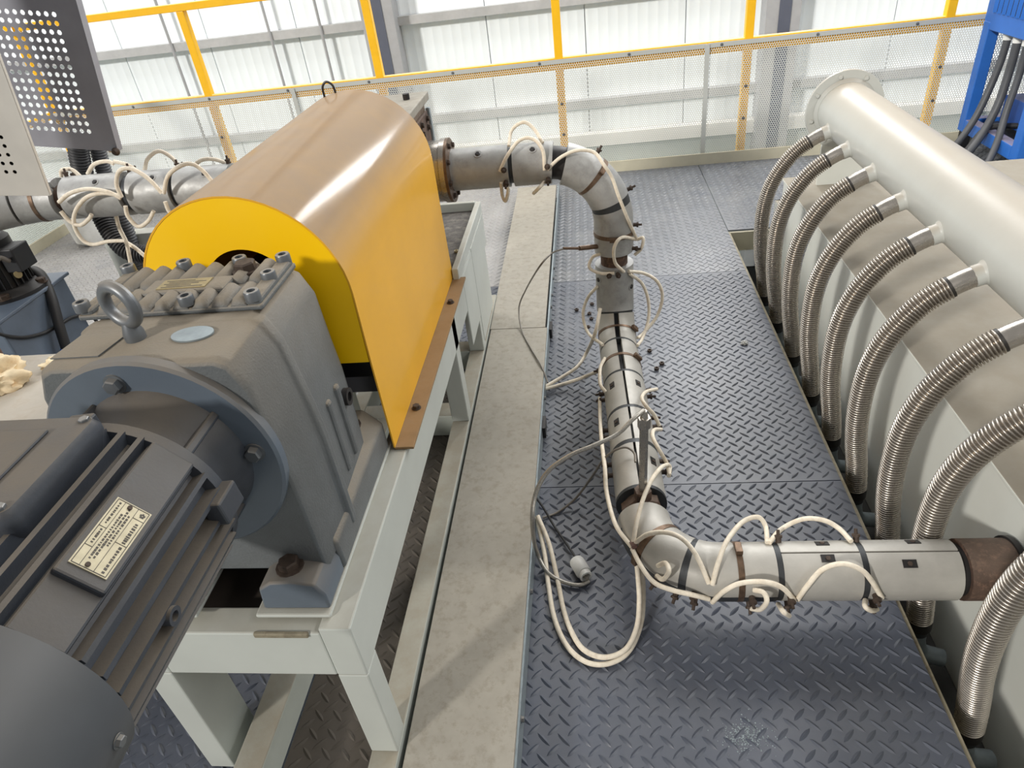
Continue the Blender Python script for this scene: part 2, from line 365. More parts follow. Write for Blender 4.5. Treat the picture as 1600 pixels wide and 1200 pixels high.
# guard railing ---------------------------------------------------------
RY = 4.128
rail = thing('guard_railing', 'yellow tube guard railing with perforated infill sheets at the platform edge', 'railing', (0, RY, -0.1))
PX_ = [-3.25, -2.225, -1.175, -0.152, 0.862, 1.86, 2.88]
for x in PX_: MB().box((x - .022, RY - .02, -0.12), (x + .022, RY + .024, 1.08)).build('post', M['rail'], rail, 0, bevel=.003)
MB().box((-3.25, RY - .022, 1.08), (3.2, RY + .026, 1.118)).build('top_rail', M['rail'], rail, 0, bevel=.003)
MB().box((-3.25, RY - .018, 0.578), (3.2, RY + .02, 0.640)).build('middle_rail', M['rail'], rail, 0, bevel=.003)
jo = [-3.25, -1.70, 0.645, 3.2]
for i, (a, c) in enumerate(zip(jo[:-1], jo[1:])):
    sh = MB().box((a + .002, RY - .0265, -0.06), (c - .002, RY - .025, 0.612)).build('perforated_sheet', M['perf'], rail, 0)
    MB().box((a + .002, RY - .030, 0.612), (c - .002, RY - .024, 0.634)).build('sheet_border', M['manifold'], sh, 0)
    if i: MB().box((a - .012, RY - .036, -0.05), (a + .012, RY - .027, 0.63)).build('joint_strip', M['manifold'], sh, 0)
for i in range(14): place('small_bolt', SMALLBOLT, rail, (-3.2 + i * .49, RY - .030, .622), dir_rot((0, -1, 0)))
for x in PX_[1:6]:
    for z in (.02, .23, .40): place('small_bolt', SMALLBOLT, rail, (x, RY - .027, z), dir_rot((0, -1, 0)))

# ================================================================== CABLE DUCT
duct = thing('cable_duct', 'long flat galvanised cable duct with two lids running along the floor', 'cable duct', (-.29, 1.9, 0))
b = MB(); b.box((-.386, .25, 0.002), (-.192, 3.62, 0.006)); b.box((-.386, .25, .006), (-.382, 3.62, .066)); b.box((-.188, .25, .002), (-.182, 3.72, .064))
b.build('tray', M['galvside'], duct, 0)
def lid(c, z=0.074):
    b = MB(); (x0, y0), (x1, y0b), (x1b, y1), (x0b, y1b) = c
    top = [Vector((x, y, z)) for x, y in c]; bot = [v - Vector((0, 0, .004)) for v in top]
    b.hexa(bot + top)
    lo = Vector((0, 0, -.018))
    b.hexa([top[1] + lo - Vector((.003, 0, 0)), top[1] + lo, top[2] + lo, top[2] + lo - Vector((.003, 0, 0)), bot[1] - Vector((.003, 0, 0)), bot[1], bot[2], bot[2] - Vector((.003, 0, 0))])
    return b.build('lid', M['galv'], duct, 0, bevel=.0015)
lid([(-.388, .25), (-.186, .25), (-.186, 2.146), (-.394, 2.152)], .0745)
lid([(-.398, 2.158), (-.194, 2.152), (-.196, 3.70), (-.407, 3.70)], .0725)
for y in (.7, 1.0, 1.75, 2.35, 2.45, 2.6, 2.7): place('small_bolt', SMALLBOLT, duct, (-.182, y, .045), dir_rot((1, 0, 0)))
for y in (2.2, 1.62): MB().box((-.182, y - .03, .012), (-.172, y + .03, .05)).build('joint_clip', M['boltdark'], duct, 0)

# ================================================================== MACHINE FRAME
FX0, FX1 = -.80, -.40
fr = thing('machine_frame', 'white painted steel machine frame carrying the gearbox and yellow guard', 'frame', (-.6, 1.4, 0))
def bx(name, a, c, m='white', bev=.003): return MB().box(a, c).build(name, M[m], fr, 0, bevel=bev)
bx('base_beam', (FX1 - .052, .45, .003), (FX1, 2.42, .08), 'beam'); bx('base_beam', (FX0, 1.55, .003), (FX0 + .052, 2.42, .08), 'beam')
for (x, y, w) in ((FX1 - .052, .615, .05), (FX0, .615, .05), (FX1 - .052, 1.60, .05), (FX0, 1.60, .05), (FX1 - .052, 2.0, .05), (FX0, 2.0, .05)):
    b = MB(); x1 = x + .052; sgn = -1 if x > -.6 else 1
    b.box((x, y, .08 if x > -.6 or y > 1 else .003), (x1, y + (.05 if x > -.6 or y > 1 else .10), .325 if y < .7 else .44))
    b.build('leg', M['white'], fr, 0, bevel=.003)
for x in (FX1 - .052, FX0): bx('top_rail', (x, .615, .325), (x + .052, 2.36, .448))
bx('cross_rail', (FX0 + .052, .615, .325), (FX1 - .052, .665, .437))
bx('cross_rail', (FX0 + .052, 1.62, .34), (FX1 - .052, 1.67, .437))
bx('cross_rail', (FX0 + .052, 2.30, .34), (FX1 - .052, 2.36, .437))
bx('cross_beam', (FX0 + .052, 1.63, .003), (FX1 - .052, 1.70, .08), 'beam')
bx('cross_beam', (FX0 + .052, 2.0, .003), (FX1 - .052, 2.07, .08), 'beam')
bx('middle_beam', (-.71, .45, .003), (-.652, 1.63, .08), 'beam')
bx('drip_tray', (FX0 + .055, .67, .405), (FX1 - .055, 1.0, .412), 'traybrown', 0)
# mounting plate and shims under the gearbox
bx('mounting_plate', (FX0 + .01, .635, .448), (-.66, 1.06, .456)); bx('mounting_plate', (-.56, .635, .448), (FX1 - .035, 1.06, .456))
bx('weld_bead', (-.56, .611, .430), (-.47, .618, .440), 'edge', .002)
# dusty tray and side cheeks of the rear box
bx('side_cheek', (-.42, 1.80, .448), (-.40, 2.36, .488)); bx('side_cheek', (-.80, 1.80, .448), (-.78, 2.36, .488))
bx('rear_lip', (-.78, 2.34, .448), (-.42, 2.36, .492))
bx('dust_tray', (-.78, 1.86, .446), (-.42, 2.34, .462), 'dustblack', 0)
bx('side_plate', (-.412, 2.03, .10), (-.398, 2.30, .45)); bx('gusset', (-.405, 1.84, .20), (-.399, 2.06, .44))

# ================================================================== GEAR MOTOR
GXC = -.605
gm = thing('gear_motor', 'dusty grey helical gearbox with finned electric motor bolted to the white frame', 'gear motor', (GXC, .75, .456))
def hull_prof(hw0, hw1, z0, zk, z1, r=.02):
    """outline of the casting seen from the front: narrow top, wide below"""
    return [(-hw1, z0), (hw1, z0), (hw1, zk - .06), (hw1 - .004, zk), (hw0 + .012, z1 - .045), (hw0 - .004, z1 - .008), (hw0 - .02, z1), (-hw0 + .02, z1), (-hw0 + .004, z1 - .008), (-hw0 - .012, z1 - .045), (-hw1 + .004, zk), (-hw1, zk - .06)]
stations = [(.690, hull_prof(.135, .158, .500, .74, .893)), (.700, hull_prof(.139, .164, .500, .74, .899)), (.79, hull_prof(.139, .166, .500, .74, .899)), (.795, hull_prof(.143, .173, .490, .74, .901)), (.812, hull_prof(.143, .173, .490, .74, .901)),
            (.817, hull_prof(.138, .160, .500, .74, .899)), (.96, hull_prof(.138, .156, .500, .74, .899)), (1.0, hull_prof(.120, .140, .520, .74, .875)), (1.02, hull_prof(.105, .125, .54, .74, .86))]
b = MB(); b.loft([[Vector((GXC + x, y, z)) for x, z in pr] for y, pr in stations])
hs = b.build('gearbox_housing', M['gear'], gm, 50, bevel=.004)
# bosses on the right flank
for y in (.86, .905): MB().box((GXC + .135, y, .55), (GXC + .163, y + .018, .70)).build('flank_rib', M['gear'], hs, 0, bevel=.006)
b = MB().lathe([(.016, 0), (.016, .010), (.009, .010), (.009, .004)], (GXC + .158, .935, .66), (1, 0, 0), 18); b.build('plug', M['boltdark'], hs)
# output collar into the guard
MB().lathe([(.085, 0), (.085, .05), (.06, .06), (.06, .14)], (GXC, 1.0, .75), (0, 1, 0), 28).build('output_collar', M['dark'], gm)
MB().cyl((GXC, 1.10, .80), (GXC, 1.45, .80), .055, n=24).build('output_shaft', M['dark'], gm)
# feet
for sx in (-1, 1):
    x0, x1 = (GXC + .055, GXC + .168) if sx > 0 else (GXC - .168, GXC - .055)
    b = MB()
    pr = [(x0 + .002, .458), (x1, .458), (x1, .490), (x1 - .012, .515), (x1 - .05, .522), (x0 + .03, .520), (x0 + .008, .505)]
    b.prism(pr, lambda u, v, d: Vector((u, d, v)), .645, .725); b.build('foot', M['gearside'], gm, 50, bevel=.004)
    b = MB(); xo = x1 + (.0 if sx > 0 else 0)
    b.prism([(x0, .458), (x1 + (.003 if sx > 0 else 0), .458), (x1 + (.003 if sx > 0 else 0), .52), (x1 - .03, .555), (x0 + .02, .555)], lambda u, v, d: Vector((u, d, v)), .725, 1.04)
    b.build('foot', M['gear'], gm, 50, bevel=.006)
    place('foot_bolt', RUSTBOLT, gm, ((x0 + x1) / 2 - .003, .677, .520)); place('foot_bolt', RUSTBOLT, gm, ((x0 + x1) / 2 + .015, .985, .555))
# inspection cover on top
cv = MB().box((GXC - .152, .818, .899), (GXC + .135, .958, .908)).build('inspection_cover', M['gear'], gm, 0, bevel=.003)
def rib(x, y0, y1, w=.0095, h=.013):
    b = MB(); pr = [(math.cos(PI * k / 8) * w, math.sin(PI * k / 8) * h) for k in range(9)]
    b.loft([[Vector((x + u, y0, .907 + v * .3)) for u, v in pr], [Vector((x + u, y0 + .006, .907 + v)) for u, v in pr], [Vector((x + u, y1 - .006, .907 + v)) for u, v in pr], [Vector((x + u, y1, .907 + v * .3)) for u, v in pr]])
    return b.build('rib', M['gear'], cv, 60)
for i in range(8):
    x = GXC - .112 + i * .0298
    rib(x, .898 if 1 < i < 6 else .890, .957, .0125, .014)
    rib(x + .004, .819, .864 if 1 < i < 6 else .876, .0125, .014)
MB().box((GXC - .148, .820, .905), (GXC - .128, .956, .917)).build('side_strip', M['gear'], cv, 0, bevel=.004)
MB().box((GXC + .110, .820, .905), (GXC + .133, .956, .917)).build('side_strip', M['gear'], cv, 0, bevel=.004)
MB().box((GXC - .070, .858, .905), (GXC + .062, .904, .9185)).build('plate_pad', M['gear'], cv, 0, bevel=.004)
MB().box((GXC - .048, .866, .9185), (GXC + .030, .896, .9200)).build('data_plate', M['brass'], cv, 0)
b = MB()
for k in range(5): b.box((GXC - .042 + .006 * (k % 2), .8695 + k * .005, .9200), (GXC + .024 - .010 * ((k * 2) % 3), .8712 + k * .005, .9203))
b.build('data_plate_print', M['ink'], cv, 0)
for x, y in ((-.143, .826), (-.141, .888), (-.141, .949), (-.045, .951), (.050, .950), (.122, .949), (.122, .888), (.122, .826), (.022, .825)):
    place('cap_screw', CAPSCREW, cv, (GXC + x, y, .913))
place('vent_bolt', RUSTBOLT, cv, (GXC + .068, .928, .912))
# eyebolt
eb = MB(); c = Vector((GXC - .026, .757, .951)); fn = Vector((.35, 1, 0)).normalized(); sd = Vector((1, -.35, 0)).normalized(); upv = Vector((0, 0, 1))
eb.loft([[c + (sd * math.cos(2 * PI * k / 32) + upv * math.sin(2 * PI * k / 32)) * (.027 + .0085 * math.cos(2 * PI * j / 12)) + fn * .0085 * math.sin(2 * PI * j / 12) for k in range(32)] for j in list(range(12)) + [0]], cap=False)
eb.lathe([(.014, 0), (.014, .010), (.009, .026)], c - Vector((0, 0, .052)), (0, 0, 1), 16)
eb.build('eyebolt', M['bolt'], gm, 60)
# plates on the front ledge
MB().hexa([(GXC - .125, .712, .8995), (GXC - .055, .712, .8995), (GXC - .045, .775, .8995), (GXC - .118, .775, .8995), (GXC - .125, .712, .9012), (GXC - .055, .712, .9012), (GXC - .045, .775, .9012), (GXC - .118, .775, .9012)]).build('blank_plate', M['gear'], gm, 0)
b = MB(); b.loft([[Vector((GXC + .058 + math.cos(a) * .030, .757 + math.sin(a) * .020, z)) for a in [2 * PI * k / 28 for k in range(28)]] for z in (.8995, .9020)]); b.build('round_sticker', M['galvside'], gm)
# motor flange
FC = Vector((-.609, .69, .743)); MX, MZ = -.600, .750
b = MB().lathe([(.167, -.004), (.167, .010), (.163, .014), (.09, .014)], FC, (0, -1, 0), 64); flg = b.build('motor_flange', M['gearside'], gm, 40)
for a in (6, 96, 150, 186, 276): place('flange_bolt', HEXBOLT, flg, (FC.x + .137 * math.cos(math.radians(a)), 0.676, FC.z + .137 * math.sin(math.radians(a))), dir_rot((0, -1, 0)))
# adapter between flange and motor with webs
b = MB().lathe([(.118, 0), (.114, .012), (.100, .035), (.100, .09)], (MX, .68, MZ), (0, -1, 0), 48); ad = b.build('adapter', M['motor'], gm, 40)
for a in (38, 128, 218, 308):
    ca, sa = math.cos(math.radians(a)), math.sin(math.radians(a))
    MB().obox((MX + ca * .106, .638, MZ + sa * .106), (ca, 0, sa), (0, 1, 0), (-sa, 0, ca), .016, .040, .006).build('web', M['motor'], ad, 0, bevel=.003)
# motor body
mb = MB().lathe([(.118, 0), (.126, .003), (.126, .018), (.112, .020), (.112, .275), (.12, .278), (.12, .29)], (MX, .600, MZ), (0, -1, 0), 64).build('motor_body', M['motor'], gm, 40)
def fin(a, h=.022, t=.0032, y0=.33, y1=.583, base=.108):
    ca, sa = math.cos(math.radians(a)), math.sin(math.radians(a)); b = MB()
    r0 = Vector((ca, 0, sa)); tt = Vector((-sa, 0, ca)); o = Vector((MX, 0, MZ))
    pts = []
    for y in (y0, y1):
        for rr, w in ((base, t * 1.5), (base + h, t * .8)):
            for sg in (-1, 1): pts.append(o + r0 * rr + tt * w * sg + Vector((0, y, 0)))
    b.hexa([pts[0], pts[1], pts[5], pts[4], pts[2], pts[3], pts[7], pts[6]])
    return b.build('cooling_fin', M['motor'], mb, 0)
for a in list(range(-96, 30, 12)) + [62, 72, 82]: fin(a, t=.0036)
for a in range(150, 262, 12): fin(a)
# pad that carries the nameplate
def radial_box(name, a, r0, r1, hw, y0, y1, m, par, bev=.003):
    ca, sa = math.cos(math.radians(a)), math.sin(math.radians(a))
    return MB().obox(Vector((MX, (y0 + y1) / 2, MZ)) + Vector((ca, 0, sa)) * (r0 + r1) / 2, (ca, 0, sa), (0, 1, 0), (-sa, 0, ca), (r1 - r0) / 2, (y1 - y0) / 2, hw).build(name, M[m], par, 0, bevel=bev)
radial_box('nameplate_pad', 44, .104, .127, .027, .392, .583, 'motor', mb)
radial_box('nameplate_pad', 44, .104, .118, .029, .33, .583, 'motor', mb)
npl = radial_box('nameplate', 44, .127, .1285, .0195, .405, .493, 'paperplate', mb, 0)
ca, sa = math.cos(math.radians(44)), math.sin(math.radians(44)); rn = Vector((ca, 0, sa)); tn = Vector((-sa, 0, ca)); pc = Vector((MX, .449, MZ)) + rn * .1285
def npbar(mb_, u, v, hu, hv): mb_.obox(pc + Vector((0, u, 0)) + tn * v, (0, 1, 0), tn, rn, hu, hv, .0003)
b = MB()
for v in (-.0175, .0175): npbar(b, 0, v, .0425, .0004)
for u in (-.0425, .0425): npbar(b, u, 0, .0004, .0175)
npbar(b, .0, -.0052, .0425, .0003); npbar(b, -.004, -.0115, .0003, .006); npbar(b, .030, -.0115, .0003, .006); npbar(b, -.02, .0135, .0003, .004); npbar(b, .005, .0135, .0003, .004); npbar(b, .0, .0095, .0425, .0003)
random.seed(3)
for row, (v, u0, u1, h) in enumerate(((-.0128, -.002, .026, .0022), (-.0130, -.040, -.008, .0016), (.002, -.03, .035, .0013), (.0055, -.032, .028, .0013), (-.0015, -.012, .030, .0013), (.0135, .01, .038, .0012), (.0130, -.016, .002, .0013))):
    u = u0
    while u < u1:
        l = random.uniform(.0012, .0032); npbar(b, u + l / 2, v, l / 2, h * random.uniform(.7, 1)); u += l + random.uniform(.0006, .002)
for k in range(5):
    a = 2 * PI * k / 5; npbar(b, .0365 + math.cos(a) * .0019, -.0125 + math.sin(a) * .0019, .0011, .0011)
b.build('nameplate_print', M['ink'], npl, 0)
for u in (-.0385, .0385): MB().cyl(pc + Vector((0, u, 0)) + tn * .003, pc + Vector((0, u, 0)) + tn * .003 + rn * .0015, .0026, n=10).build('rivet', M['boltrust'], npl)
# threaded boss and bearing-shield lugs
ca, sa = math.cos(math.radians(-4)), math.sin(math.radians(-4))
b = MB().lathe([(.011, 0), (.011, .022), (.006, .022), (.006, .012)], Vector((MX, .425, MZ)) + Vector((ca, 0, sa)) * .112, (ca, 0, sa), 16); b.build('threaded_boss', M['motor'], mb)
for a in (5, 95, 185, 275): radial_box('shield_lug', a, .115, .141, .017, .552, .598, 'motor', mb)
# fan cover
b = MB().lathe([(.116, 0), (.134, -.004), (.135, .03), (.136, .12), (.130, .19), (.10, .215)], (MX, .322, MZ), (0, -1, 0), 64); fc = b.build('fan_cover', M['fan'], gm, 40)
for a in (-12, 78, 168, 258):
    ca, sa = math.cos(math.radians(a)), math.sin(math.radians(a))
    place('fan_cover_screw', SMALLBOLT, fc, (MX + ca * .135, .300, MZ + sa * .135), dir_rot((ca, 0, sa)))
# terminal box
b = MB(); rr = []
def rrect(x0, x1, y0, y1, r, z, n=4):
    out = []
    for cx, cy, a0 in ((x1 - r, y1 - r, 0), (x0 + r, y1 - r, 90), (x0 + r, y0 + r, 180), (x1 - r, y0 + r, 270)):
        for k in range(n + 1):
            a = math.radians(a0 + 90 * k / n); out.append(Vector((cx + r * math.cos(a), cy + r * math.sin(a), z)))
    return out
b.loft([rrect(-.77, -.585, .425, .570, .012, .845), rrect(-.785, -.568, .415, .578, .014, .885), rrect(-.785, -.568, .415, .578, .014, .893), rrect(-.780, -.573, .420, .573, .012, .903), rrect(-.745, -.600, .450, .548, .02, .906)])
tbx = b.build('terminal_box', M['motor'], gm, 35)
MB().box((-.74, .45, .905), (-.61, .545, .910)).build('terminal_lid', M['motor'], tbx, 0, bevel=.004)
for x, y in ((-.583, .428), (-.583, .566), (-.772, .566), (-.772, .428)): place('lid_screw', SMALLBOLT, tbx, (x, y, .901))
MB().hexa([(-.72, .47, .910), (-.66, .47, .910), (-.66, .52, .910), (-.72, .52, .910), (-.72, .47, .911), (-.66, .47, .911), (-.66, .52, .911), (-.72, .52, .911)]).build('wiring_plate', M['galvside'], tbx, 0)

# ================================================================== YELLOW GUARD
gd = thing('coupling_guard', 'yellow arched sheet-metal coupling guard with dusty back behind the gearbox', 'machine guard', (-.612, 1.43, .45))
def arch(cx, r, zc, zb, flare, n=28):
    pts = [(cx + r + flare, zb), (cx + r + flare * .4, zb + (zc - zb) * .55)]
    pts += [(cx + r * math.cos(a), zc + r * math.sin(a)) for a in [PI * k / n for k in range(n + 1)]]
    pts += [(cx - r - flare * .4, zb + (zc - zb) * .55), (cx - r - flare, zb)]
    return pts
GY0, GY1 = 1.036, 1.817
o_ = arch(-.612, .190, .808, .456, -.002); i_ = arch(-.612, .187, .808, .456, -.002)
b = MB()
n = len(o_); rings = [[Vector((x, y, z)) for x, z in o_] for y in (GY0, GY1)] + [[Vector((x, y, z)) for x, z in i_] for y in (GY1, GY0)]
rings.append(rings[0])
b.loft(rings, cap=False, closed=False)
b.add([Vector((x, y, z)) for y in (GY0, GY1) for (x, z) in (o_[0], i_[0], o_[-1], i_[-1])], [(0, 1, 5, 4), (2, 3, 7, 6)])
# a gentle outward set of the lower sides
for v in b.v:
    if v.z < .60: v.x += .0 if abs(v.x + .612) < .1 else (.002 if v.x > -.612 else -.002)
b.build('guard_shell', M['yellow'], gd, 40)
# front plate with the arched cut-out
def front_plate(y0, y1, zcut):
    outer = [(x, z) for x, z in arch(-.612, .1865, .808, zcut, -.002, 28)]
    inner = [(x, z) for x, z in arch(-.603, .078, .826, zcut, 0, 28)]
    b = MB(); n = len(outer)
    vs = [Vector((x, y0, z)) for x, z in outer] + [Vector((x, y0, z)) for x, z in inner] + [Vector((x, y1, z)) for x, z in outer] + [Vector((x, y1, z)) for x, z in inner]
    fs = []
    for i in range(n - 1):
        fs += [(i, i + 1, n + i + 1, n + i), (2 * n + i, 3 * n + i, 3 * n + i + 1, 2 * n + i + 1), (n + i, n + i + 1, 3 * n + i + 1, 3 * n + i), (i, 2 * n + i, 2 * n + i + 1, i + 1)]
    for i in (0, n - 1): fs.append((i, n + i, 3 * n + i, 2 * n + i))
    b.add(vs, fs); return b
front_plate(GY0 + .0005, GY0 + .004, .665).build('front_plate', M['yellowclean'], gd, 30)
# the back end is closed by a plate
b = MB(); pr = arch(-.612, .1865, .808, .456, -.002); b.prism(pr, lambda u, v, d: Vector((u, d, v)), GY1 - .004, GY1 - .001); b.build('back_plate', M['yellow'], gd, 30)
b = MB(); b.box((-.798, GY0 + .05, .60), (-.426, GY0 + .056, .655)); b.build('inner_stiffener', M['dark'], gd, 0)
for sx in (-1, 1):
    x0, x1 = (-.4245, -.384) if sx > 0 else (-.84, -.7995)
    fl_ = MB().box((x0, GY0 + .002, .449), (x1, GY1 - .002, .455)).build('flange_strip', M['ochre'], gd, 0, bevel=.001)
    for y in (1.17, 1.655): place('flange_bolt', DARKBOLT, fl_, ((x0 + x1) / 2, y, .455))
b = MB().tube(smoothpath([(-.668, 1.80, .985), (-.667, 1.80, 1.012), (-.655, 1.80, 1.024), (-.640, 1.80, 1.015), (-.636, 1.80, .990)], 6), .003, 8); b.build('lifting_loop', M['boltdark'], gd)
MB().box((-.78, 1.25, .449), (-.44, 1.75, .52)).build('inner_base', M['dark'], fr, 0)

# ================================================================== EXTRUDER HEAD
eh = thing('extruder_head', 'grey steel filter block with bolted plates standing behind the yellow guard', 'die head', (-.6, 2.0, .463))
MB().box((-.74, 1.86, .463), (-.50, 2.14, .60)).build('base_block', M['cablight'], eh, 0, bevel=.004)
MB().box((-.72, 1.87, .60), (-.50, 2.13, .862)).build('body', M['rust'], eh, 0, bevel=.004)
MB().box((-.74, 1.84, .862), (-.490, 2.13, .887)).build('lower_plate', M['brownband'], eh, 0, bevel=.003)
MB().box((-.76, 1.84, .888), (-.477, 2.152, .912)).build('top_plate', M['galv'], eh, 0, bevel=.003)
MB().box((-.502, 1.90, .66), (-.484, 2.13, .862)).build('side_plate', M['rust'], eh, 0, bevel=.003)
MB().box((-.490, 2.132, .62), (-.478, 2.150, .868)).build('side_cover', M['galvside'], eh, 0, bevel=.002)
for y in (1.93, 2.02, 2.10):
    for z in (.82, .845): place('side_bolt', DARKBOLT, eh, (-.484, y, z), dir_rot((1, 0, 0)))
b = MB().cyl((-.523, 2.06, .912), (-.523, 2.06, .928), .010, n=12); b.build('stop_pin', M['boltdark'], eh)
for sx in (1, -1):
    xa = -.56 if sx > 0 else -.66
    c = MB().lathe([(.088, 0), (.088, .125), (.092, .127), (.092, .142), (.06, .144)], (xa, 2.0, .715), (sx, 0, 0), 40); st = c.build('side_spool', M['steel'], eh)
    c = MB().lathe([(.092, 0), (.092, .008), (.055, .012)], (xa + sx * .142, 2.0, .715), (sx, 0, 0), 40); c.build('spool_face', M['brownband'], eh)
    for k in range(8):
        a = 2 * PI * k / 8 + .2; place('spool_bolt', DARKBOLT, eh, (xa + sx * .150, 2 + .075 * math.cos(a), .715 + .075 * math.sin(a)), dir_rot((sx, 0, 0)))
nut = MB().lathe([(.008, 0), (.008, .006), (.004, .006), (.004, 0)], (-.435, 1.98, .463), (0, 0, 1), 6); tag(nut.build('nut', M['brass'], None, 30, origin=(-.435, 1.98, .463)), 'small brass nut lying in the dusty tray behind the guard', 'nut')

# ================================================================== PIPES WITH HEATERS
REF = Vector((0, -.6, .8))
class Route:
    def __init__(s, corners, radii, step=.006):
        pts = []; cs = [Vector(c) for c in corners]
        prev = cs[0]; pts.append(prev)
        for i in range(1, len(cs) - 1):
            a = (cs[i - 1] - cs[i]).normalized(); c = (cs[i + 1] - cs[i]).normalized(); r = radii[i - 1]
            half = math.acos(max(-1, min(1, a.dot(c)))) / 2; d = r / math.tan(half); st = cs[i] + a * d; en = cs[i] + c * d
            ctr = cs[i] + (a + c).normalized() * (r / math.sin(half))
            va = st - ctr; vb = en - ctr; ang = va.angle(vb); k = max(6, int(ang * r / step))
            seg = max(1, int((st - prev).length / step))
            pts += [prev.lerp(st, q / seg) for q in range(1, seg + 1)]
            for q in range(1, k + 1):
                t = q / k; pts.append(ctr + (va * math.sin((1 - t) * ang) + vb * math.sin(t * ang)) / math.sin(ang))
            prev = en
        seg = max(1, int((cs[-1] - prev).length / step)); pts += [prev.lerp(cs[-1], q / seg) for q in range(1, seg + 1)]
        s.p = pts; s.s = [0]
        for a, c in zip(pts[:-1], pts[1:]): s.s.append(s.s[-1] + (c - a).length)
        s.len = s.s[-1]
    def at(s, d):
        d = max(0, min(s.len, d)); import bisect
        i = min(max(bisect.bisect_right(s.s, d) - 1, 0), len(s.p) - 2); t = (d - s.s[i]) / max(1e-9, s.s[i + 1] - s.s[i])
        return s.p[i].lerp(s.p[i + 1], t)
    def frame(s, d):
        t = (s.at(d + .004) - s.at(d - .004)).normalized(); n = (REF - t * REF.dot(t)).normalized(); return s.at(d), t, n, t.cross(n)
    def pt(s, d, ang, r):
        p, t, n, w = s.frame(d); a = math.radians(ang); return p + (n * math.cos(a) + w * math.sin(a)) * r
    def nrm(s, d, ang):
        p, t, n, w = s.frame(d); a = math.radians(ang); return n * math.cos(a) + w * math.sin(a)
    def sleeve(s, s0, s1, r, ri, a0=0, a1=360, n=36):
        """hollow sleeve (or half shell) around the route between two distances"""
        b = MB(); full = a1 - a0 >= 359.9; k = max(2, int((s1 - s0) / .012)); m_ = n if full else max(4, int(n * (a1 - a0) / 360))
        rings = []
        for q in range(k + 1):
            d = s0 + (s1 - s0) * q / k
            if full: rings.append(([s.pt(d, 360 * j / n, r) for j in range(n)], [s.pt(d, 360 * j / n, ri) for j in range(n)]))
            else:
                aa = [a0 + (a1 - a0) * j / m_ for j in range(m_ + 1)]; rings.append(([s.pt(d, a, r) for a in aa] + [s.pt(d, a, ri) for a in reversed(aa)], None))
        if full: b.loft([q[0] for q in rings] + [q[1] for q in reversed(rings)] + [rings[0][0]], cap=False)
        else: b.loft([q[0] for q in rings])
        return b

def heater(rt, par, s0, s1, m='alu', slit=None, gap=7, r=.060, group=None):
    if slit is None: return rt.sleeve(s0, s1, r, .042).build('heater_shell', M[m], par, 35)
    o = rt.sleeve(s0, s1, r, .042, slit + gap / 2, slit + 180 - gap / 2).build('heater_shell', M[m], par, 35)
    rt.sleeve(s0, s1, r, .042, slit + 180 + gap / 2, slit + 360 - gap / 2).build('heater_shell', M[m], par, 35)
    return o
def band(rt, par, s0, w=.012, ang=0, m='brownband', r=.0615):
    o = rt.sleeve(s0 - w / 2, s0 + w / 2, r, .0598).build('clamp_band', M[m], par, 40)
    p = rt.pt(s0, ang, r + .005); t = rt.frame(s0)[1]; nn = rt.nrm(s0, ang)
    MB().obox(p, nn.cross(t), t, nn, .014, .007, .005).build('clamp_screw', M[m], o, 0, bevel=.001)
def stud(rt, par, s0, ang, r=.058, L=.022, m='boltrust'):
    p = rt.pt(s0, ang, r); d = rt.nrm(s0, ang)
    b = MB(); b.lathe([(.0062, 0), (.0062, .012), (.0085, .012), (.0085, .017), (.0035, .018), (.0035, L + .006)], p, d, 8); b.build('terminal_stud', M[m], par, 40)
def pocket(rt, par, s0, ang, m='boltdark', r=.0585):
    p = rt.pt(s0, ang, r); d = rt.nrm(s0, ang)
    b = MB(); b.lathe([(.0125, 0), (.0125, .0025), (.0080, .0025), (.0080, .0005)], p, d, 14); o = b.build('bolt_pocket', M['alu'], par, 40)
    MB().lathe([(.0078, 0), (.0078, .004), (.0060, .0055)], p, d, 6).build('pocket_bolt', M[m], o, 30)
WR = .0052
def wire(par, pts, r=WR, m='wire', name='heater_wire'):
    return MB().tube(smoothpath(pts, 7), r, 8).build(name, M[m], par, 60)

RP = Route([(-.47, 2.0, .715), (.060, 2.0, .712), (.056, 2.0, .140), (.088, .975, .140), (1.02, .975, .140)], [.19, .13, .15])
S_END = RP.len
mp = thing('melt_pipe', 'bent melt pipe clad in aluminium heater shells from the filter block to the tank', 'heated pipe', (.06, 2.0, 0))
RP.sleeve(.070, 2.634, .042, .030).build('core_pipe', M['rust'], mp, 40)
# heater shells, in order along the pipe
heater(RP, mp, .062, .232); heater(RP, mp, .245, .358)
RP.sleeve(.232, .245, .050, .042).build('joint_ring', M['band'], mp, 40)
RP.sleeve(.358, .392, .047, .042).build('joint_ring', M['boltdark'], mp, 40)
heater(RP, mp, .392, .572); RP.sleeve(.572, .592, .0585, .042).build('joint_ring', M['band'], mp, 40); heater(RP, mp, .592, .735)
heater(RP, mp, .778, .945)
RP.sleeve(.945, .955, .056, .042).build('joint_ring', M['band'], mp, 40)
for a, c in ((.955, 1.118), (1.128, 1.298)): heater(RP, mp, a, c, 'alupale', slit=0, gap=16)
for a, c in ((1.308, 1.470), (1.482, 1.615), (1.630, 1.782)): heater(RP, mp, a, c, 'alupale', slit=0, gap=6)
for s_ in (1.123, 1.303, 1.476): RP.sleeve(s_ - .005, s_ + .005, .0595, .042).build('joint_ring', M['band'], mp, 40)
RP.sleeve(1.615, 1.630, .0595, .042).build('joint_ring', M['band'], mp, 40)
RP.sleeve(1.782, 1.792, .0600, .042).build('joint_ring', M['band'], mp, 40)
RP.sleeve(.955, 1.79, .0435, .030).build('slit_backing', M['dark'], mp, 40)
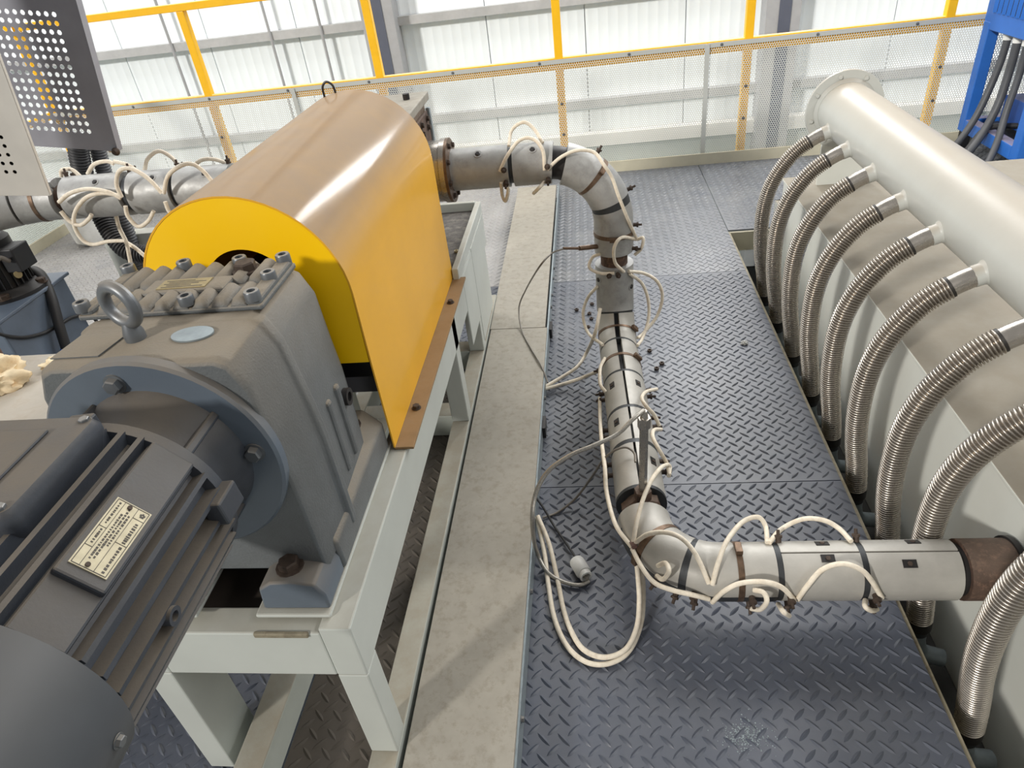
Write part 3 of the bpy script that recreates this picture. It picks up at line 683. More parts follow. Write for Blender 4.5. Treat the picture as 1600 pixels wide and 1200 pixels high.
b = MB().lathe([(.050, 0), (.050, .022), (.046, .026)], RP.at(1.797), RP.frame(1.797)[1], 6); b.build('union_nut', M['rust'], mp, 30)
heater(RP, mp, 1.842, 2.005, 'alupale'); RP.sleeve(2.005, 2.017, .0590, .042).build('joint_ring', M['band'], mp, 40); heater(RP, mp, 2.017, 2.176, 'alupale')
RP.sleeve(2.176, 2.188, .0590, .042).build('joint_ring', M['band'], mp, 40)
for a, c in ((2.188, 2.338), (2.350, 2.522)): heater(RP, mp, a, c, 'alupale', slit=-33, gap=4)
RP.sleeve(2.338, 2.350, .0590, .042).build('joint_ring', M['band'], mp, 40)
RP.sleeve(2.188, 2.52, .0435, .030).build('slit_backing', M['dark'], mp, 40)
RP.sleeve(2.522, 2.536, .052, .042).build('joint_ring', M['boltdark'], mp, 40)
RP.sleeve(2.536, 2.626, .061, .030).build('inlet_sleeve', M['rust'], mp, 40)
RP.sleeve(2.626, 2.637, .066, .030).build('inlet_collar', M['boltdark'], mp, 40)
# underside strip of the elbow shells
RP.sleeve(1.87, 2.176, .0612, .058, 62, 92).build('edge_strip', M['band'], mp, 40)
for s_, a, m_ in ((.485, 0, 'brownband'), (.675, 0, 'brownband'), (1.030, -60, 'brownband'), (1.215, -50, 'brownband'), (1.93, 60, 'brownband'), (2.105, -40, 'brownband')): band(RP, mp, s_, .012, a, m_)
for s_, a in ((.147, -4), (.305, -4), (.82, 58), (.85, -58)): pocket(RP, mp, s_, a)
for s_, a in ((1.36, -38), (1.36, 38), (1.53, -38), (1.53, 38), (1.69, -42), (2.275, -20), (2.425, -8), (2.275, -60), (2.45, -62)):
    p_ = RP.pt(s_, a, .0598); d_ = RP.nrm(s_, a); t_ = RP.frame(s_)[1]
    o_p = MB().obox(p_, t_, d_.cross(t_), d_, .013, .008, .0012).build('bolt_slot', M['boltdark'], mp, 0)
    MB().lathe([(.005, 0), (.005, .003)], p_, d_, 6).build('slot_bolt', M['boltrust'], o_p, 30)
for s_, a in ((.222, 45), (.222, 82), (.346, 45), (.346, 82), (.46, -55), (.57, -75), (.655, -85), (.725, -70), (.79, -8), (.79, 14), (1.20, 95), (1.33, 92), (1.33, -92), (1.36, 92), (1.36, -92), (1.46, -92), (1.50, 92), (1.50, -92), (1.53, 92), (1.64, 92), (1.64, -92), (1.68, 92), (1.68, -92), (1.97, 75), (2.00, 96), (2.03, 60), (2.125, 60), (2.125, 92), (2.03, 96), (2.192, -70), (2.345, -70), (2.20, 60), (2.20, 90), (2.36, 55), (2.36, 80)):
    stud(RP, mp, s_, a)
# probe on the upper elbow
b = MB(); p_ = P(930, 389, Y=1.965); q_ = P(905, 388, Y=1.94); b.cyl(p_ + Vector((.03, .02, 0)), q_, .0075, n=10); b.cyl(q_, P(880, 388, Y=1.92), .0045, n=8); b.build('probe', M['brownband'], mp)
# upright probe rod on the near end
rb = Vector((.083, 1.150, .195)); rt_ = Vector((.086, 1.142, .440))
b = MB(); b.lathe([(.020, -.01), (.020, .018)], rb, rt_ - rb, 6); b.build('rod_nut', M['rust'], mp, 30)
b = MB(); b.lathe([(.0095, 0), (.0095, .205)], rb, rt_ - rb, 6); b.lathe([(.014, .205), (.014, .232)], rb, rt_ - rb, 6); b.lathe([(.009, .232), (.006, .25)], rb, rt_ - rb, 10); b.build('probe_rod', M['steel'], mp, 30)
# heater wires clipped to the studs
W = lambda *q: [P(x, y, **{k: v}) for x, y, k, v in q]
def over(rt, x, y, clear=.008, r=.060):
    """the point just outside the heater shells on the sight line through (x, y)"""
    o = Vector((0, 0, HC)); d = (P(x, y, Z=0) - o).normalized(); best = (9, None); t = .6
    pts = rt.p[::3]
    while t < 3.2:
        q = o + d * t; m_ = min((q - p).length for p in pts)
        if m_ < r + clear: return q
        if m_ < best[0]: best = (m_, q)
        t += .006
    return best[1]
def WO(*q, rt=None): return [over(rt or RP, x, y, c_) for x, y, c_ in q]
wire(mp, WO((781, 268, 0.006), (793, 243, 0.018), (812, 219, 0.030), (833, 217, 0.030), (848, 235, 0.018), (851, 266, 0.006)))
wire(mp, WO((795, 228, 0.006), (800, 203, 0.021), (818, 191, 0.036), (834, 201, 0.021), (848, 223, 0.006)))
wire(mp, WO((783, 285, 0.006), (785, 305, 0.021), (790, 314, 0.036), (794, 300, 0.021), (793, 292, 0.006)))
wire(mp, WO((851, 284, 0.006), (842, 294, 0.036), (834, 302, 0.006)))
wire(mp, WO((855, 265, 0.006), (876, 246, 0.013), (902, 235, 0.021), (928, 238, 0.028), (943, 257, 0.036), (956, 277, 0.028), (966, 305, 0.021), (980, 340, 0.013), (994, 372, 0.006)))
wire(mp, WO((996, 374, 0.006), (1005, 372, 0.026), (1002, 388, 0.026), (992, 398, 0.006)))
wire(mp, WO((994, 374, 0.006), (972, 371, 0.021), (960, 386, 0.036), (961, 410, 0.021), (975, 425, 0.006)))
wire(mp, WO((960, 427, 0.006), (938, 427, 0.021), (921, 418, 0.036), (926, 402, 0.021), (938, 397, 0.006)))
wire(mp, WO((982, 424, 0.006), (1006, 427, 0.016), (1027, 440, 0.026), (1035, 464, 0.036), (1026, 495, 0.026), (1004, 522, 0.016), (996, 528, 0.006)))
wire(mp, WO((984, 428, 0.006), (1003, 443, 0.018), (1013, 470, 0.030), (1013, 500, 0.030), (1004, 528, 0.018), (996, 540, 0.006)))
wire(mp, WO((933, 448, 0.006), (918, 466, 0.021), (911, 492, 0.036), (919, 520, 0.021), (942, 539, 0.006)))
wire(mp, WO((945, 560, 0.006), (938, 575, 0.026), (938, 600, 0.026), (946, 612, 0.006)))
wire(mp, WO((937, 622, 0.006), (938, 660, 0.016), (940, 690, 0.026), (945, 730, 0.036), (948, 770, 0.026), (962, 820, 0.016), (988, 856, 0.006)))
wire(mp, WO((1026, 608, 0.006), (1010, 612, 0.018), (1003, 622, 0.030), (1010, 635, 0.030), (1022, 648, 0.018), (1030, 665, 0.006)))
wire(mp, WO((1033, 671, 0.006), (1022, 672, 0.018), (1020, 683, 0.030), (1030, 703, 0.030), (1042, 724, 0.018), (1046, 742, 0.006)))
wire(mp, WO((1045, 744, 0.006), (1046, 728, 0.016), (1034, 730, 0.026), (1017, 752, 0.036), (1003, 785, 0.026), (994, 820, 0.016), (989, 852, 0.006)))
wire(mp, WO((990, 850, 0.006), (1012, 835, 0.018), (1040, 832, 0.030), (1066, 842, 0.030), (1088, 868, 0.018), (1108, 912, 0.006)))
wire(mp, WO((1113, 914, 0.006), (1122, 880, 0.016), (1136, 845, 0.026), (1160, 816, 0.036), (1184, 808, 0.026), (1196, 822, 0.016), (1199, 848, 0.006)))
wire(mp, WO((1202, 848, 0.006), (1222, 826, 0.018), (1255, 811, 0.030), (1287, 813, 0.030), (1311, 826, 0.018), (1330, 846, 0.006)))
wire(mp, WO((1113, 941, 0.006), (1130, 925, 0.018), (1155, 912, 0.030), (1190, 909, 0.030), (1220, 917, 0.018), (1242, 938, 0.006)))
wire(mp, WO((1246, 937, 0.006), (1262, 915, 0.016), (1285, 890, 0.026), (1316, 881, 0.036), (1345, 890, 0.026), (1362, 908, 0.016), (1378, 934, 0.006)))
wire(mp, WO((988, 858, 0.006), (1002, 885, 0.018), (1022, 910, 0.030), (1050, 922, 0.030), (1080, 929, 0.018), (1108, 936, 0.006)))
wire(mp, WO((1178, 922, 0.006), (1193, 926, 0.021), (1198, 940, 0.036), (1188, 952, 0.021), (1174, 951, 0.006)))
wire(mp, WO((1216, 944, 0.006), (1224, 956, 0.036), (1233, 962, 0.006)))
wire(mp, WO((1352, 938, 0.006), (1352, 948, 0.026), (1362, 954, 0.026), (1370, 952, 0.006)))
wire(mp, WO((1028, 884, 0.006), (1040, 880, 0.021), (1045, 893, 0.036), (1036, 905, 0.021), (1026, 900, 0.006)))
cl = MB(); c_ = over(RP, 990, 852, .004); cl.lathe([(.010, -.006), (.010, .006)], c_, (1, .3, .2), 8); cl.build('cable_tie', M['brown'], mp)

# ---- loose cables on the floor, each its own thing
def loose(name, label, cat, pts, r, m, group=None, n=8):
    mbx = MB().tube(smoothpath(pts, 8), r, n)
    lo = min(mbx.v, key=lambda v: v.z)
    return tag(mbx.build(name, M[m], None, 60, origin=lo), label, cat, group)
loose('power_lead', 'ivory sleeved lead looping widest from pipe elbow down to the duct edge', 'cable', W((991, 858, 'Z', .16), (1001, 885, 'Z', .11), (1005, 925, 'Z', .05), (1001, 975, 'Z', .012), (982, 1018, 'Z', .008), (950, 1037, 'Z', .008), (915, 1034, 'Z', .008), (885, 1008, 'Z', .008), (866, 965, 'Z', .008), (857, 915, 'Z', .009), (850, 860, 'Z', .02), (838, 808, 'Z', .05)), .0058, 'wire')
loose('power_lead', 'ivory sleeved lead running inside the wider loop beside the duct', 'cable', W((993, 862, 'Z', .15), (997, 900, 'Z', .10), (999, 940, 'Z', .05), (995, 980, 'Z', .022), (978, 1014, 'Z', .020), (945, 1027, 'Z', .018), (912, 1015, 'Z', .012), (892, 985, 'Z', .008), (880, 950, 'Z', .008), (871, 905, 'Z', .010), (858, 850, 'Z', .03), (840, 806, 'Z', .06)), .0058, 'wire')
loose('power_lead', 'ivory sleeved lead stretched from upper pipe heaters to a hole beside duct', 'cable', W((938, 482, 'Y', 1.93), (930, 520, 'Y', 1.88), (918, 548, 'Z', .06), (903, 572, 'Z', .035), (880, 588, 'Z', .02), (852, 604, 'Z', .02)), .0058, 'wire')
loose('power_lead', 'ivory sleeved lead lying flat from middle pipe heaters to duct side', 'cable', W((948, 577, 'Z', .13), (930, 582, 'Z', .09), (905, 592, 'Z', .04), (880, 600, 'Z', .02), (851, 608, 'Z', .02)), .0058, 'wire')
loose('sensor_cable', 'thin grey sensor cable curving across the duct lid from pipe probe', 'cable', W((880, 389, 'Y', 1.92), (862, 396, 'Y', 1.90), (842, 418, 'Y', 1.86), (822, 452, 'Z', .20), (811, 480, 'Z', .12), (815, 515, 'Z', .081), (830, 545, 'Z', .079), (846, 572, 'Z', .079), (856, 598, 'Z', .06)), .0028, 'thin')
loose('armoured_cable', 'shiny braided steel sensor cable arching from the upright probe rod to plug', 'cable', W((1006, 641, 'Y', 1.142), (990, 654, 'Y', 1.12), (965, 678, 'Y', 1.10), (930, 695, 'Y', 1.08), (890, 712, 'Y', 1.07), (855, 738, 'Y', 1.05), (836, 775, 'Y', 1.02), (832, 820, 'Y', .99), (838, 860, 'Z', .06), (855, 893, 'Z', .02), (880, 909, 'Z', .010), (905, 914, 'Z', .010), (921, 908, 'Z', .012)), .0048, 'braid')
loose('sensor_cable', 'thin brown sensor wire clipped to the middle heater and trailing on floor', 'cable', W((993, 722, 'Z', .21), (991, 708, 'Z', .215), (978, 699, 'Z', .22), (960, 704, 'Z', .21), (943, 718, 'Z', .18), (925, 745, 'Z', .10), (900, 778, 'Z', .03), (872, 800, 'Z', .006), (848, 809, 'Z', .006)), .003, 'thin')
loose('plug_lead', 'black lead from under the duct to the white round plug', 'cable', W((838, 778, 'Z', .05), (850, 795, 'Z', .03), (866, 822, 'Z', .010), (884, 848, 'Z', .012), (900, 872, 'Z', .018)), .0032, 'black')
p0_ = P(899, 874, Z=.020); p1_ = P(917, 903, Z=.020); ax_ = (p1_ - p0_).normalized()
pl = thing('cable_plug', 'white round cable plug with metal end lying on blue floor plate', 'plug', (p0_.x, p0_.y, 0))
L_ = (p1_ - p0_).length
MB().lathe([(.010, 0), (.0165, .004), (.0185, .010), (.0185, L_ * .72), (.017, L_ * .75), (.0155, L_ * .75)], p0_, ax_, 20).build('plug_body', M['plastic'], pl)
MB().lathe([(.0155, L_ * .70), (.0150, L_ * .95), (.011, L_ * .95), (.009, L_ * .78)], p0_, ax_, 20).build('plug_rim', M['plastic'], pl)
MB().lathe([(.008, L_ * .6), (.008, L_ * .86), (.0045, L_ * .9), (.0045, L_ * 1.05)], p0_, ax_, 12).build('plug_gland', M['steel'], pl)

# ================================================================== LEFT PIPE
LP = Route([(-.82, 2.0, .722), (-1.80, 2.0, .735), (-2.6, 1.35, .735)], [.35])
lp = thing('melt_pipe', 'straight melt pipe with grey heater shells and ivory wires left of yellow guard', 'heated pipe', (-1.3, 2.0, .66))
LP.sleeve(.0, LP.len, .042, .03).build('core_pipe', M['rust'], lp, 40)
for a, c in ((.10, .255), (.272, .445), (.462, .600), (.628, .825)): heater(LP, lp, a, c, r=.066)
for a in (.2635, .4535, .614): LP.sleeve(a - .006, a + .006, .055, .042).build('joint_ring', M['band'], lp, 40)
for a, c in ((.86, 1.00), (1.01, 1.20), (1.21, 1.40)): heater(LP, lp, a, c, slit=10, gap=12, r=.064)
for a in (.93, 1.10, 1.30): band(LP, lp, a, .014, 20, 'brownband', .066)
for a in (.34, .51, .70): pocket(LP, lp, a, 2, r=.0645)
for s_, a in ((.445, 46), (.455, 78), (.608, 46), (.616, 78), (.822, 46), (.83, 78), (.28, 46), (.30, 78)): stud(LP, lp, s_, a, .062)
for q in (((92, 316), (108, 303), (130, 296), (150, 296), (172, 301), (189, 310)), ((190, 306), (160, 302), (135, 309), (118, 330), (116, 352), (128, 374), (145, 382), (170, 377), (196, 376)),
          ((190, 308), (182, 288), (186, 268), (202, 263), (222, 272), (238, 285), (253, 302)), ((256, 302), (262, 276), (280, 260), (299, 256), (316, 266), (332, 284)),
          ((95, 330), (108, 345), (125, 352), (139, 342), (143, 335)), ((196, 322), (200, 338), (216, 354), (232, 345), (240, 330)), ((258, 315), (264, 330), (272, 335))):
    wire(lp, [P(x, y, Y=1.915) for x, y in q], .0062)
for q in (((137, 272), (147, 257), (166, 252), (178, 256)), ((178, 252), (200, 258), (216, 270), (228, 285)), ((226, 266), (231, 248), (248, 236), (268, 246), (281, 262)), ((300, 262), (315, 250), (335, 249), (356, 256)), ((96, 276), (97, 266), (112, 265), (128, 278))):
    wire(lp, [P(x, y, Y=2.03) for x, y in q], .0062)
wire(lp, [P(x, y, Y=2.0) for x, y in ((180, 332), (186, 355), (197, 378), (202, 400), (207, 428))], .0065)
wire(lp, [P(x, y, Y=2.02) for x, y in ((196, 378), (212, 388), (232, 405), (250, 420))], .0065)

# ================================================================== TANK, MANIFOLD, HOSES
TX = .80
tk = thing('water_tank', 'long white painted cooling tank with dusty brown top on the right', 'tank', (1.3, 1.6, -.30))
MB().box((TX, .30, -.30), (2.0, 2.92, .272)).build('tank_body', M['tankwhite'], tk, 0, bevel=.004)
MB().box((TX - .006, .28, .272), (2.02, 2.93, .281)).build('tank_top', M['tankwhite'], tk, 0, bevel=.002)
b = MB(); b.loft([[Vector((x, y, z)) for x, z in ((TX, .15), (1.45, .15), (1.45, .275), (1.05, .275), (TX, .05))] for y in (2.92, 3.02)]); b.build('end_cap', M['tankwhite'], tk, 0)
mf = thing('manifold_pipe', 'big white horizontal manifold pipe with end flange above the tank', 'manifold', (.96, 1.7, .281))
MC = Vector((.960, 0, .572))
MB().lathe([(.100, 0), (.100, 2.62)], (MC.x, .20, MC.z), (0, 1, 0), 72).build('pipe_body', M['manifold'], mf, 40)
fo = MB().lathe([(.105, 0), (.140, 0), (.1405, .002), (.1405, .012), (.10, .014)], (MC.x, 2.800, MC.z), (0, 1, 0), 64).build('end_flange', M['manifold'], mf, 40)
MB().lathe([(.112, -.008), (.102, -.020)], (MC.x, 2.806, MC.z), (0, 1, 0), 48).build('flange_weld', M['manifold'], fo, 50)
for k in range(8):
    a = 2 * PI * (k + .35) / 8; place('flange_bolt', FLBOLT, fo, (MC.x + .122 * math.cos(a), 2.80, MC.z + .122 * math.sin(a)), dir_rot((0, -1, 0)))
MB().box((.90, 2.812, .281), (1.10, 2.822, .46)).build('support_plate', M['tankwhite'], mf, 0)
MB().box((.90, 1.1, .281), (1.02, 1.11, .48)).build('support_plate', M['tankwhite'], mf, 0)
YN = [2.655, 2.431, 2.186, 1.943, 1.712, 1.481, 1.247, 1.015, .795]
nd = Vector((-.94, 0, -.342)).normalized()
for y in YN:
    c = Vector((MC.x, y, MC.z)) + nd * .09
    b = MB().lathe([(.032, .004), (.0262, .012), (.0255, .014), (.0255, .032)], c, nd, 24); b.build('nozzle', M['manifold'], mf, 50)
# hose profile in its own plane (x, z), origin at nozzle mouth
HP = [(.866, .5375), (.838, .527), (.808, .511), (.775, .489), (.745, .461), (.715, .420), (.690, .373), (.672, .317), (.663, .255), (.6615, .19), (.665, .12), (.674, .05), (.686, -.015), (.696, -.075), (.703, -.125), (.707, -.165)]
hp = smoothpath([Vector((x, 0, z)) for x, z in HP], 10)
class PolyRoute(Route):
    def __init__(s, pts):
        s.p = pts; s.s = [0]
        for a, c in zip(pts[:-1], pts[1:]): s.s.append(s.s[-1] + (c - a).length)
        s.len = s.s[-1]
HR = PolyRoute(hp); O0 = Vector((.70, 0, -.30))
def hose_tube(s0, s1, rfun, n, step):
    b = MB(); k = max(2, int(round((s1 - s0) / step))); rings = []
    for q in range(k + 1):
        d = s0 + (s1 - s0) * q / k; p, t, nn, w = HR.frame(d); u = Vector((0, 1, 0)); w = t.cross(u).normalized(); r = rfun(q)
        rings.append([p - O0 + (u * math.cos(2 * PI * j / n) + w * math.sin(2 * PI * j / n)) * r for j in range(n)])
    b.loft(rings); return b
smooth_cuff = mesh_of(hose_tube(.0, .070, lambda q: .0242, 28, .012), 'hose_ferrule_mesh', M['steel'])
dark_cuff = mesh_of(hose_tube(.068, .074, lambda q: .0262, 24, .006), 'hose_cuff_mesh', M['hosecuff'])
corr = mesh_of(hose_tube(.072, HR.len - .05, lambda q: (.0200, .0208, .0262, .0277, .0280, .0277, .0262)[q % 7], 28, .00106), 'corrugated_hose_mesh', M['hose'], 60)
end_c = mesh_of(hose_tube(HR.len - .05, HR.len - .02, lambda q: .0272, 24, .01), 'hose_end_mesh', M['hosecuff'])
end_n = mesh_of(hose_tube(HR.len - .02, HR.len, lambda q: .0225, 24, .01), 'hose_end_nozzle_mesh', M['band'])
MB_el = MB(); MB_el.tube(smoothpath([Vector((.7065, 0, -.155)) - O0, Vector((.711, 0, -.20)) - O0, Vector((.728, 0, -.24)) - O0, Vector((.778, 0, -.252)) - O0], 6), .021, 16)
elb = mesh_of(MB_el, 'hose_elbow_mesh', M['galvside'])
words = ['farthest corrugated steel hose, next to the manifold end flange', 'second corrugated steel hose from the manifold end flange', 'third corrugated steel hose from the manifold end flange', 'fourth corrugated steel hose from the manifold end flange', 'fifth corrugated steel hose from the manifold end flange', 'sixth corrugated steel hose from the manifold end flange', 'seventh corrugated steel hose, just beyond the rusty inlet pipe end', 'eighth corrugated steel hose, passing down behind the lower melt pipe end', 'nearest corrugated steel hose, in front of the rusty inlet pipe']
for y, wl in zip(YN, words):
    h = thing('corrugated_hose', wl, 'hose', (O0.x, y, O0.z), 'corrugated hoses on the manifold')
    for nm, me in (('corrugated_tube', corr), ('ferrule', smooth_cuff), ('cuff', dark_cuff), ('end_cuff', end_c), ('end_neck', end_n), ('elbow', elb)):
        place(nm, me, h, (O0.x, y, O0.z))
    if abs(y - 1.015) < .001:   # this hose swings round the back of the lower pipe
        th = math.radians(-12); h.rotation_euler = (0, 0, th); d_ = O0.x - .866
        h.location = (.866 + d_ * math.cos(th), y + d_ * math.sin(th), O0.z)

# ================================================================== BLUE MACHINE
bm_ = thing('blue_machine_stand', 'blue steel stand with louvred panel and cables by the far railing', 'machine stand', (2.2, 3.72, 0))
def bb(name, a, c, m='blue', par=None, bev=.004): return MB().box(a, c).build(name, M[m], par or bm_, 0, bevel=bev)
for y in (3.41, 3.95):
    for x in (1.98, 2.50): bb('post', (x, y, .09), (x + .055, y + .06, .62))
bb('base_rail', (1.98, 3.47, .09), (2.035, 3.95, .155)); bb('base_rail', (2.50, 3.47, .09), (2.555, 3.95, .155))
bb('base_rail', (2.035, 3.95, .09), (2.50, 4.0, .155)); bb('base_rail', (2.035, 3.41, .09), (2.50, 3.46, .155))
for y in (3.42, 3.95):
    for x in (1.985, 2.505): bb('rubber_foot', (x, y, 0.003), (x + .045, y + .045, .09), 'black')
cb_ = bb('cabinet', (1.982, 3.405, .585), (2.555, 4.015, 1.25))
for k in range(11):
    y = 3.93 - k * .042
    b = MB(); b.loft([[Vector((1.982, y + w, z)), Vector((1.970, y + w * .2, z)), Vector((1.982, y - w, z))] for w, z in ((.012, .665), (.013, .67), (.013, .755), (.012, .76))]); b.build('louvre', M['blue'], cb_, 30)
    MB().box((1.9805, y - .022, .668), (1.9825, y - .014, .756)).build('louvre_slot', M['dark'], cb_, 0)
b = MB().lathe([(.05, 0), (.095, .02), (.10, .05), (.10, .2), (.08, .24)], (2.28, 3.60, .40), (0, 1, 0), 32); mo = b.build('drive_motor', M['bluedark'], bm_)
for k in range(20):
    a = 2 * PI * k / 20; ca, sa = math.cos(a), math.sin(a)
    MB().obox((2.28 + ca * .104, 3.73, .40 + sa * .104), (ca, 0, sa), (0, 1, 0), (-sa, 0, ca), .008, .07, .003).build('motor_fin', M['bluedark'], mo, 0)
bb('motor_base', (2.10, 3.58, .155), (2.45, 3.86, .29), 'bluedark'); bb('motor_tray', (2.035, 3.46, .12), (2.50, 3.95, .135), 'dark')
for k, (y, l) in enumerate(((3.83, 'thickest-curved grey cable farthest from camera hanging under the blue panel'), (3.74, 'middle grey cable hanging under the blue panel'), (3.655, 'grey cable nearest the camera hanging under the blue panel'))):
    MB().lathe([(.022, 0), (.022, .03), (.015, .035)], (2.02, y, .586), (0, 0, -1), 14).build('cable_gland', M['plastic'], bm_)
loose('power_cable', 'grey cable hanging under the blue panel, farthest of the three', 'cable', [(2.02, 3.83, .555), (2.015, 3.83, .45), (1.99, 3.82, .32), (1.95, 3.80, .2), (1.88, 3.77, .09), (1.80, 3.74, .02), (1.72, 3.70, .018)], .017, 'cable', n=10)
loose('power_cable', 'grey cable hanging under the blue panel, middle of the three', 'cable', [(2.02, 3.74, .555), (2.02, 3.74, .42), (2.0, 3.72, .28), (1.95, 3.69, .16), (1.88, 3.65, .07), (1.80, 3.60, .02), (1.70, 3.55, .02)], .019, 'cable', n=10)
loose('power_cable', 'grey cable hanging under the blue panel, nearest of the three', 'cable', [(2.02, 3.655, .555), (2.02, 3.65, .42), (2.0, 3.63, .28), (1.97, 3.58, .15), (1.92, 3.52, .06), (1.86, 3.47, .018), (1.78, 3.42, .018)], .016, 'cable', n=10)
loose('power_cable', 'black cable lying across the foot rail of the blue stand', 'cable', [(2.30, 3.62, .16), (2.18, 3.66, .175), (2.06, 3.70, .18), (1.97, 3.72, .165), (1.90, 3.69, .09), (1.84, 3.66, .02), (1.76, 3.63, .018)], .014, 'black', n=10)

# ================================================================== LEFT CORNER
# side railing on the left platform edge
sr = thing('side_railing', 'yellow side railing with perforated sheet behind the black motor', 'railing', (-3.27, 3.0, -.1))
for y in (3.1, 2.2): MB().box((-3.29, y - .022, -.1), (-3.25, y + .022, 1.08)).build('post', M['rail'], sr, 0, bevel=.003)
MB().box((-3.29, 1.6, 1.08), (-3.25, 4.10, 1.118)).build('top_rail', M['rail'], sr, 0, bevel=.003)
MB().box((-3.285, 1.6, .60), (-3.255, 4.10, .64)).build('middle_rail', M['rail'], sr, 0, bevel=.003)
MB().box((-3.248, 1.6, -.05), (-3.246, 4.05, .63)).build('perforated_sheet', M['perfx'], sr, 0)
MB().box((-3.245, 1.6, -.02), (-3.235, 4.05, .06)).build('toe_board', M['toe'], sr, 0)

def perf_sheet(name, label, cat, br, eu, ev, W_, H_, holes0, nu, nv, pu, pv, rad, m, skew=0):
    """sheet with real punched holes; br = lower right corner, eu to the left, ev upwards (unit vectors); holes0 = offset of the first hole"""
    root = thing(name, label, cat, br)
    b = MB(); q = lambda u, v: br + eu * u + ev * v
    u0, v0 = holes0[0] - pu / 2, holes0[1] - pv / 2; u1, v1 = u0 + nu * pu, v0 + nv * pv
    for i in range(nu):
        for j in range(nv):
            cu, cv_ = u0 + (i + .5) * pu, v0 + (j + .5) * pv
            sq = [(1, 0), (1, 1), (0, 1), (-1, 1), (-1, 0), (-1, -1), (0, -1), (1, -1)]
            o8 = [q(cu + a * pu / 2, cv_ + c * pv / 2) for a, c in sq]; i8 = [q(cu + math.cos(PI / 4 * k) * rad, cv_ + math.sin(PI / 4 * k) * rad) for k in range(8)]
            b.add(o8 + i8, [(k, (k + 1) % 8, 8 + (k + 1) % 8, 8 + k) for k in range(8)])
    for a0, a1, c0, c1 in ((0, u0, 0, H_), (u1, W_, 0, H_), (u0, u1, 0, v0), (u0, u1, v1, H_)):
        if a1 - a0 > 1e-4 and c1 - c0 > 1e-4: b.add([q(a0, c0), q(a1, c0), q(a1, c1), q(a0, c1)], [(0, 1, 2, 3)])
    o = b.build('perforated_face', M[m], root, 0)
    so = o.modifiers.new('thickness', 'SOLIDIFY'); so.thickness = .0015; so.offset = 0
    return root
nrm = lambda v: v.normalized()
br = P(184, 236, Y=1.62); ev = Vector((.164, 0, .987)).normalized(); eu = Vector((-.987, -.038, .158)); eu = nrm(eu - ev * eu.dot(ev)); en = eu.cross(ev)
if en.y > 0: en = -en
_h = P(140, 205, Y=1.62) - br; _hl = P(129.3, 205, Y=1.62) - P(140, 205, Y=1.62); _hu = P(136, 193, Y=1.62) - P(140, 205, Y=1.62)
pd = perf_sheet('perforated_door', 'dark brushed steel cabinet door with rows of round holes, top left corner', 'cabinet door', br, eu, ev, .62, .66, (_h.dot(eu), _h.dot(ev)), 17, 15, _hl.length, _hu.length, .0056, 'cabdark')
for a, c, d, nm in ((br, br + ev * .66, eu, 'edge_lip'), (br, br + eu * .62, ev, 'edge_lip')):
    t = nrm(c - a); MB().obox((a + c) / 2 - en * .010, t, d, en, (c - a).length / 2, .0012, .011).build(nm, M['cabdark'], pd, 0)
MB().obox(br + eu * .013 - en * .004, eu, ev, en, .012, .006, .004).build('weld_spot', M['rag'], pd, 0, bevel=.003)
MB().lathe([(.008, 0), (.010, .006), (.006, .014)], br + eu * .002, en, 12).build('corner_weld', M['boltrust'], pd)
br2 = P(78, 305, Y=1.36); ev2 = Vector((.141, 0, .990)).normalized(); eu2 = Vector((-.977, -.166, .132)); eu2 = nrm(eu2 - ev2 * eu2.dot(ev2)); en2 = eu2.cross(ev2)
if en2.y > 0: en2 = -en2
_h = P(21, 270, Y=1.345) - br2
pd2 = perf_sheet('perforated_cover', 'pale stainless cover sheet with small staggered holes at the left edge', 'cover', br2, eu2, ev2, .40, .62, (_h.dot(eu2), _h.dot(ev2)), 8, 6, .0172, .0180, .0042, 'cablight')
for a, c, d in ((br2, br2 + ev2 * .62, eu2), (br2, br2 + eu2 * .40, ev2)):
    t = nrm(c - a); MB().obox((a + c) / 2 + en2 * -.004, t, d, en2, (c - a).length / 2, .0012, .004).build('edge_lip', M['cablight'], pd2, 0)

q2 = br2 - en2 * .012
MB().hexa([q2 + eu2 * u_ + ev2 * v_ - en2 * w_ for w_ in (0, .004) for u_, v_ in ((.004, .004), (.396, .004), (.396, .61), (.004, .61))]).build('inner_lining', M['dark'], pd2, 0)
# hydraulic unit with its black motor
hu = thing('hydraulic_unit', 'blue-grey hydraulic tank topped by a black finned electric motor', 'hydraulic unit', (-2.1, 1.95, 0))
MB().box((-2.45, 1.72, .02), (-1.875, 2.06, .44)).build('tank', M['hyd'], hu, 0, bevel=.006)
MB().box((-2.48, 1.70, .44), (-1.865, 2.08, .452)).build('tank_lid', M['hyd'], hu, 0, bevel=.003)
hm = Vector((-1.985, 1.945, .452))
MB().lathe([(.115, 0), (.115, .012), (.105, .016), (.085, .03)], hm, (0, 0, 1), 36).build('motor_flange', M['black'], hu)
mo = MB().lathe([(.068, .03), (.068, .145), (.074, .15), (.074, .185), (.06, .20)], hm, (0, 0, 1), 36).build('motor_body', M['black'], hu)
for k in range(26):
    a = 2 * PI * k / 26; ca, sa = math.cos(a), math.sin(a)
    MB().obox(hm + Vector((ca * .073, sa * .073, .088)), (ca, sa, 0), (0, 0, 1), (-sa, ca, 0), .010, .055, .002).build('cooling_fin', M['black'], mo, 0)
MB().box((-1.92, 1.90, .535), (-1.865, 1.98, .615)).build('terminal_box', M['black'], hu, 0, bevel=.004)
MB().lathe([(.012, 0), (.012, .03)], (-1.905, 1.92, .525), (.6, -.6, .1), 10).build('cable_gland', M['brass'], hu)
